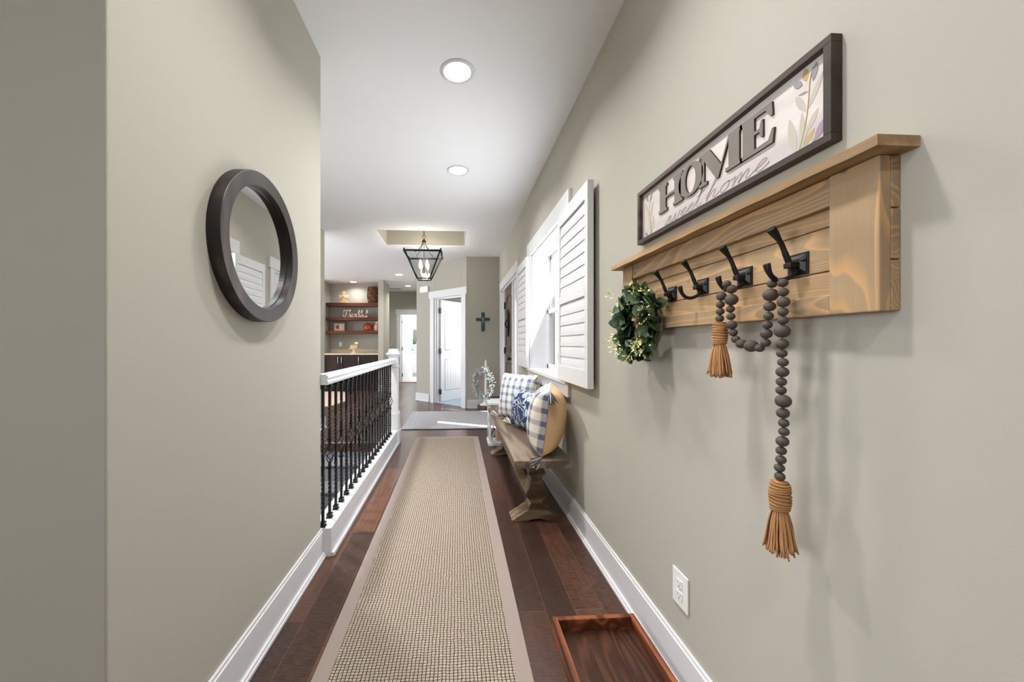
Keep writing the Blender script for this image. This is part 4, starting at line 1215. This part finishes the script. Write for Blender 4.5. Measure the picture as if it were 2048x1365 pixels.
# leaf print: u from the far edge of the sign
LP = [('leaf_print_grey', [(.687, 1.581, 100, .088, .019), (.711, 1.660, 116, .054, .015), (.717, 1.662, 61, .066, .013), (.704, 1.600, 91, .064, .013), (.714, 1.615, 56, .044, .013),
                            (.692, 1.582, 62, .052, .014), (.700, 1.582, 78, .046, .013), (.075, 1.60, 106, .062, .013), (.085, 1.60, 80, .055, .012), (.066, 1.655, 112, .048, .012), (.078, 1.655, 74, .052, .011), (.102, 1.60, 94, .05, .009), (.052, 1.69, 118, .03, .01)]),
      ('leaf_print_dark', [(.704, 1.722, 142, .026, .015), (.728, 1.715, 78, .036, .013), (.718, 1.700, 165, .026, .006), (.072, 1.712, 62, .034, .013), (.058, 1.716, 108, .034, .012), (.062, 1.585, 150, .034, .012)]),
      ('leaf_print_gold', [(.713, 1.724, 96, .030, .015), (.709, 1.588, 50, .034, .012), (.078, 1.590, 80, .026, .010)]),
      ('leaf_print_mauve', [(.731, 1.592, 52, .042, .013), (.724, 1.586, 30, .032, .009), (.070, 1.583, 40, .024, .008)])]
for mn, L in LP:
    def fn(m):
        for q in L: pleaf(m, *q)
    part('printed_leaves', mn, sg, fn, fix=True)
for P in ([(.695, 1.580), (.705, 1.61), (.714, 1.65), (.719, 1.69), (.721, 1.72), (.728, 1.745)], [(.078, 1.585), (.076, 1.64), (.068, 1.68), (.074, 1.73)]):
    c = smooth_curve([(a, b, 0) for a, b in P], 5)
    part('printed_stem', 'leaf_print_gold', sg, lambda m: m.ribbon([(p.x, p.y) for p in c], .0016, lambda u, v, h: (bx - h, SY1 - u, v), .0001, .0013))

# ================================================================== FOYER DETAILS
# wall cross
cr = thing('wall_cross', 'dark teal cross with small silver cross on the front wall', 'cross', (.464, YF, 1.55))
def crs(m):
    y0, y1 = YF - .022, YF - .001
    m.box(.436, .492, y0, y1, 1.385, 1.722); m.box(.341, .436, y0, y1, 1.572, 1.622); m.box(.492, .588, y0, y1, 1.572, 1.622)
part('cross_body', 'cross_teal', cr, crs, .005)
part('inner_cross', 'cross_silver', cr, lambda m: (m.box(.458, .470, YF - .028, YF - .022, 1.54, 1.64), m.box(.440, .488, YF - .028, YF - .022, 1.60, 1.61)), .001)
# door chime on the angled wall
chm = thing('door_chime', 'white plastic door chime box on the angled wall beside the bedroom door', 'door chime', (ang(1.2, 0)[0], ang(1.2, 0)[1], 2.18))
m = MB(); angbox(m, 1.06, 1.30, -.035, -.001, 2.185, 2.312); m.build('chime_cover', 'outlet_plastic', chm, .006)
m = MB(); angbox(m, 1.055, 1.305, -.042, -.035, 2.20, 2.30); m.build('chime_face', 'white_stone', chm, .004)
# wreath stand
WS = (.535, 6.43)
ws = thing('wreath_stand', 'white-washed post on a log slice holding a pale blue berry wreath', 'wreath stand', (WS[0], WS[1], 0))
part('log_base', 'log_bark', ws, lambda m: m.lathe([(.0005, .002), (.112, .002), (.120, .03), (.118, .07), (.112, .088), (.0005, .088)], (.475, 6.42, 0), 22))
def post(m):
    m.lathe([(.0005, .088), (.11, .088), (.10, .10), (.05, .125), (.03, .17), (.024, .26), (.022, .5), (.022, .78), (.018, .84), (.008, .88), (.0005, .885)], (.505, 6.42, 0), 16)
part('post', 'white_wash', ws, post)
wc = Vector((.45, 6.34, .475)); wa = radians(52)
wu = Vector((cos(wa), -sin(wa), 0)); wn = Vector((sin(wa), cos(wa), 0))
part('wreath_ring', 'twig', ws, lambda m: m.tube([wc + wu * .2 * cos(a) + Vector((0, 0, .235 * sin(a))) for a in [2 * pi * i / 28 for i in range(29)]], .012, 8))
random.seed(21)
for mn, cnt in (('berry_blue', 210), ('berry_white', 190)):
    m = MB()
    for i in range(cnt):
        a = random.uniform(0, 2 * pi); rr = random.uniform(-.05, .05)
        c = wc + wu * (.2 + rr) * cos(a) + Vector((0, 0, (.235 + rr) * sin(a))) + wn * random.uniform(-.045, .045)
        m.ball(c, random.uniform(.006, .011), 6, 4)
    m.build('berries', mn, ws, fix=False)['kind'] = 'stuff'
m = MB()
for i in range(70):
    a = random.uniform(0, 2 * pi); e = wu * cos(a) + Vector((0, 0, sin(a)))
    c = wc + wu * .22 * cos(a) + Vector((0, 0, .25 * sin(a))); d = (e + wn * random.uniform(-.6, .6) + Vector([random.uniform(-.5, .5) for _ in range(3)])).normalized()
    m.tube([c, c + d * random.uniform(.04, .085)], .0018, 4)
m.build('twigs', 'white_wash', ws, fix=False)
# white lantern box at the far end of the bench
fl_ = thing('floor_lantern', 'white wooden X-sided candle lantern standing beyond the bench', 'lantern', (.475, 4.27, 0))
def lant(m):
    x0, x1, y0, y1 = .362, .612, 4.145, 4.39; p = .022
    for xx in (x0, x1 - p):
        for yy in (y0, y1 - p): m.box(xx, xx + p, yy, yy + p, .03, .47)
    m.box(x0 - .008, x1 + .008, y0 - .008, y1 + .008, .002, .035); m.box(x0 - .012, x1 + .012, y0 - .012, y1 + .012, .465, .49); m.box(x0 + .03, x1 - .03, y0 + .03, y1 - .03, .49, .505)
part('lantern_frame', 'white_wood', fl_, lant, .002)
def xb(m):
    for yy in (4.148, 4.382):
        m.tube([(.372, yy + .004, .05), (.60, yy + .004, .455)], .008, 4); m.tube([(.60, yy + .004, .05), (.372, yy + .004, .455)], .008, 4)
    for xx in (.368, .606):
        m.tube([(xx, 4.16, .05), (xx, 4.38, .455)], .008, 4); m.tube([(xx, 4.38, .05), (xx, 4.16, .455)], .008, 4)
part('cross_brace', 'white_wood', fl_, xb)
part('lantern_glass', 'window_glass', fl_, lambda m: (m.box(.374, .376, 4.16, 4.375, .04, .46), m.box(.38, .6, 4.160, 4.162, .04, .46)))
part('candle', 'candle_wax', fl_, lambda m: m.lathe([(.0005, .036), (.04, .036), (.041, .15), (.036, .155), (.0005, .15)], (.49, 4.27, 0), 20))
# black stand with pointed blades
bs = thing('iron_stand', 'black metal stand with two pointed blades beyond the far cushion', 'stand', (.64, 5.3, 0))
def blades(m):
    for (z, yy, L) in ((.385, 5.28, .17), (.325, 5.30, .12)):
        m.prism([(.64, yy - .022), (.64 - L * .5, yy - .03), (.64 - L, yy), (.64 - L * .5, yy + .03), (.64, yy + .022)], z, z + .014)
part('blade', 'black_iron', bs, blades)
part('stand_post', 'black_iron', bs, lambda m: (m.box(.625, .665, 5.265, 5.325, .30, .43), m.tube([(.645, 5.295, .01), (.645, 5.295, .3)], .012, 8), m.lathe([(.0005, .014), (.075, .014), (.08, .006), (.08, .0145), (.075, .0145)], (.645, 5.295, 0), 20), m.lathe([(.0005, .0135), (.08, .0135), (.08, .022), (.0005, .022)], (.645, 5.295, 0), 20)))

# ================================================================== SHELF NICHE
NX0, NX1 = -3.268, -1.922
shl = [('top dark wood shelf in the niche, holding the cream cross and wicker vase', 2.186, .080), ('middle dark wood shelf in the niche, holding the Thankful sign', 1.825, .078), ('lowest dark wood shelf in the niche, holding the picture and orange plate', 1.482, .070)]
for lb, z, th in shl:
    m = MB(); m.box(NX0, NX1, 9.36, 9.699, z - th, z); tag(m.build('wall_shelf', 'shelf_wood', None, .003), lb, 'shelf', 'shelves in the niche')
cb = thing('base_cabinet', 'dark brown base cabinet with shaker doors in the niche', 'cabinet', (-2.6, 9.2, 0))
part('cabinet_body', 'cabinet_wood', cb, lambda m: m.box(NX0, NX1, 9.16, 9.699, .0, .888))
def cdoor(x0, x1, hx):
    d = part('cabinet_door', 'cabinet_wood', cb, lambda m: (m.box(x0, x0 + .06, 9.138, 9.158, .11, .875), m.box(x1 - .06, x1, 9.138, 9.158, .11, .875), m.box(x0 + .06, x1 - .06, 9.138, 9.158, .11, .18), m.box(x0 + .06, x1 - .06, 9.138, 9.158, .805, .875), m.box(x0 + .06, x1 - .06, 9.148, 9.158, .18, .805)), .002)
    part('handle', 'nickel', d, lambda m: m.tube(smooth_curve([(hx, 9.138, .84), (hx, 9.108, .835), (hx, 9.104, .77), (hx, 9.104, .74), (hx, 9.108, .675), (hx, 9.138, .67)], 4), .007, 8))
cdoor(-3.255, -2.852, -2.89); cdoor(-2.846, -2.44, -2.805); cdoor(-2.434, -1.935, -2.395)
ct = thing('countertop', 'beige stone countertop with backsplash on the dark cabinet', 'countertop', (-2.6, 9.4, .89))
part('counter_slab', 'counter_stone', ct, lambda m: m.box(NX0, NX1, 9.10, 9.699, .890, .925), .003)
part('backsplash', 'counter_stone', ct, lambda m: m.box(NX0, NX1, 9.68, 9.699, .9255, 1.02), .002)

zt = 2.1865
cx_ = -2.86
sc_ = thing('cross_figurine', 'ornate cream cross figurine standing on the top shelf', 'figurine', (cx_, 9.5, zt))
def cf(m):
    y0, y1 = 9.47, 9.51
    m.prism([(cx_ - .115, zt), (cx_ + .115, zt), (cx_ + .10, zt + .03), (cx_ + .055, zt + .07), (cx_ + .03, zt + .09), (cx_ - .03, zt + .09), (cx_ - .055, zt + .07), (cx_ - .10, zt + .03)], y0, y1, 'y')
    def arm(a):
        M = [(-.026, -.02), (.026, -.02), (.032, .07), (.052, .08), (.034, .105), (.0, .135), (-.034, .105), (-.052, .08), (-.032, .07)]
        ca, sa = cos(a), sin(a)
        m.prism([(cx_ + p * ca - q * sa, zt + .175 + p * sa + q * ca) for p, q in M], y0 + .004, y1 - .004, 'y')
    arm(0); arm(pi / 2); arm(-pi / 2)
    m.box(cx_ - .028, cx_ + .028, y0 + .002, y1 - .002, zt + .08, zt + .2)
    m.ball((cx_, y0, zt + .175), .024, 12, 8)
part('figurine_body', 'gold_cream', sc_, cf, .003)
wv_ = thing('wicker_vase', 'tall brown woven wicker vase at the right end of the top shelf', 'vase', (-2.115, 9.515, zt))
m = MB(); prof = []
for i in range(22):
    z = .42 * i / 21; r = .122 + .022 * sin(pi * min(1, i / 21 * 1.05)) ; r -= .02 * (i / 21) ** 4
    prof.append((r + (.006 if i % 2 else 0), z))
m.lathe([(.0005, 0)] + prof + [(.10, .42), (.10, .30), (.0005, .30)], (0, 0, 0), 28)
m.build('vase_body', 'wicker', wv_, world=False)
m = MB()
for i in range(13):
    z = .02 + .032 * i
    for j in range(18):
        a = 2 * pi * (j + .5 * (i % 2)) / 18; r = .138 + .02 * sin(pi * i / 12)
        m.tube([(r * cos(a - .13), r * sin(a - .13), z), ((r + .012) * cos(a), (r + .012) * sin(a), z + .010), (r * cos(a + .13), r * sin(a + .13), z + .004)], .009, 5)
m.build('woven_strands', 'wicker', wv_, world=False, fix=False)
# Thankful
th_ = thing('word_sign', 'blush wooden cut-out word Thankful standing on the middle shelf', 'sign', (-2.57, 9.45, 1.826))
m = MB(); script_word(m, 'Thankful', lambda u, v, h: (u, 9.47 - h, v), -2.835, 1.842, .0735, .0715, .020, .0, .022, .12)
m.build('word_letters', 'blush_wood', th_)
part('word_base', 'blush_wood', th_, lambda m: m.box(-2.87, -2.27, 9.45, 9.468, 1.8258, 1.836))
zt = 1.4825
fp = thing('picture_frame', 'small pink framed print standing on the lowest shelf', 'picture frame', (-2.98, 9.52, zt))
part('frame', 'frame_pink', fp, lambda m: (m.box(-3.11, -2.85, 9.50, 9.525, zt, zt + .03), m.box(-3.11, -2.85, 9.50, 9.525, zt + .165, zt + .195), m.box(-3.11, -3.08, 9.50, 9.525, zt + .03, zt + .165), m.box(-2.88, -2.85, 9.50, 9.525, zt + .03, zt + .165)), .002)
part('print', 'print_paper', fp, lambda m: m.box(-3.08, -2.88, 9.512, 9.522, zt + .03, zt + .165))
part('printed_motif', 'cabinet_wood', fp, lambda m: (m.box(-3.065, -3.04, 9.509, 9.512, zt + .06, zt + .145), m.box(-3.03, -2.995, 9.509, 9.512, zt + .05, zt + .150)))
part('printed_motif', 'gold_cream', fp, lambda m: m.lathe([(.012, -.0), (.028, -.0), (.028, .003), (.012, .003)], (-2.925, 9.509, zt + .105), 16, False, 'y'))
pl_ = thing('decorative_plate', 'round orange glazed plate leaning on the lowest shelf', 'plate', (-2.29, 9.55, zt))
m = MB(); m.lathe([(.0005, -.012), (.06, -.014), (.075, -.004), (.108, .012), (.110, .016), (.075, .002), (.0005, -.004)], (0, 0, 0), 36, True, 'y')
m.xf(Matrix.Translation((0, .0, .108)) @ Matrix.Rotation(radians(-12), 4, 'X')); 
for i in range(len(m.v)): m.v[i].y = m.v[i].y
o = m.build('plate_dish', 'orange_glaze', pl_, world=False)
jr = thing('glass_jar', 'lidded amber filled jar at the right end of the lowest shelf', 'jar', (-2.03, 9.53, zt))
part('jar_body', 'jar_glass', jr, lambda m: m.lathe([(.0005, 0), (.075, 0), (.085, .02), (.092, .10), (.088, .15), (.06, .185), (.045, .20), (.0005, .20)], (0, 0, 0), 22), world=False)
part('jar_filling', 'amber_fill', jr, lambda m: m.lathe([(.0862, .02), (.0935, .10), (.092, .125)], (0, 0, 0), 9, False), world=False)
part('jar_lid', 'cream_ceramic', jr, lambda m: m.lathe([(.0005, .20), (.055, .20), (.058, .215), (.05, .235), (.02, .245), (.018, .26), (.0005, .265)], (0, 0, 0), 20), world=False)
cs = thing('cake_stand', 'cream pedestal cake stand on the niche counter', 'cake stand', (-2.56, 9.33, .9255))
part('stand_body', 'cream_ceramic', cs, lambda m: m.lathe([(.0005, 0), (.075, 0), (.07, .012), (.035, .03), (.028, .07), (.045, .10), (.13, .112), (.137, .124), (.13, .126), (.0005, .122)], (0, 0, 0), 28), world=False)
bx_ = thing('wire_basket', 'small gold wire basket with a handle on the cake stand', 'basket', (-2.56, 9.33, 1.0515))
def wb(m):
    for z in (.004, .07, .11):
        m.tube([(-.09, -.06, z), (.09, -.06, z), (.09, .06, z), (-.09, .06, z), (-.09, -.06, z)], .004, 5)
    for a in (-.09, -.03, .03, .09):
        for b in (-.06, .06): m.tube([(a, b, .004), (a, b, .11)], .004, 5)
    m.tube(smooth_curve([(-.03, 0, .11), (-.03, 0, .15), (0, 0, .17), (.03, 0, .15), (.03, 0, .11)]), .005, 6)
    m.box(-.085, .085, -.055, .055, .001, .006)
part('basket_wire', 'wire_gold', bx_, wb, world=False)
part('basket_tag', 'cream_ceramic', bx_, lambda m: m.box(.03, .11, -.066, -.058, .10, .15), world=False)
part('basket_contents', 'cream_ceramic', bx_, lambda m: m.box(-.08, .08, -.05, .05, .007, .08), world=False)

# ================================================================== BATHROOM GLIMPSE
vn = thing('bathroom_vanity', 'white bathroom vanity seen through the hall end door', 'cabinet', (-1.3, 13.2, 0))
part('vanity_body', 'white_wood', vn, lambda m: (m.box(-1.69, -.35, 13.05, 13.6, .1, .86), m.box(-1.67, -.37, 13.1, 13.6, .005, .1)))
for a in (-1.66, -1.22, -.78):
    dv = part('vanity_door', 'white_wood', vn, lambda m: (m.box(a, a + .42, 13.03, 13.049, .14, .62), m.box(a, a + .42, 13.03, 13.049, .64, .83)), .004)
part('vanity_top', 'white_stone', vn, lambda m: m.box(-1.71, -.33, 13.02, 13.62, .861, .90), .003)
vs_ = thing('potted_plant', 'green leafy stems in a glass vase on the bathroom vanity', 'plant', (-1.56, 13.2, .9015))
part('vase', 'vase_glass', vs_, lambda m: m.lathe([(.0005, 0), (.05, 0), (.06, .05), (.05, .15), (.035, .18), (.04, .19)], (0, 0, 0), 16), world=False)
random.seed(9)
m = MB()
for i in range(60):
    d = Vector((random.uniform(-1, 1), random.uniform(-1, 1), random.uniform(.2, 1.4))).normalized(); p = Vector((0, 0, .2)) + d * random.uniform(.03, .2)
    leaf(m, p, d, Vector((0, -1, .3)), .06, .035)
m.build('foliage', 'green_leaf', vs_, world=False, fix=False)
bm_ = thing('bathroom_mirror', 'white framed mirror above the bathroom vanity', 'mirror', (-1.0, 14.0, 1.1))
part('mirror_frame', 'white_trim', bm_, lambda m: (m.box(-1.72, -1.66, 13.96, 13.998, 1.1, 1.75), m.box(-.5, -.44, 13.96, 13.998, 1.1, 1.75), m.box(-1.66, -.5, 13.96, 13.998, 1.1, 1.16), m.box(-1.66, -.5, 13.96, 13.998, 1.69, 1.75)))
part('mirror_glass', 'mirror_glass', bm_, lambda m: m.box(-1.66, -.5, 13.98, 13.99, 1.16, 1.69))

for o in bpy.data.objects:
    if o.type == 'MESH' and o.parent is None and 'label' not in o and 'kind' not in o: o['kind'] = 'structure'
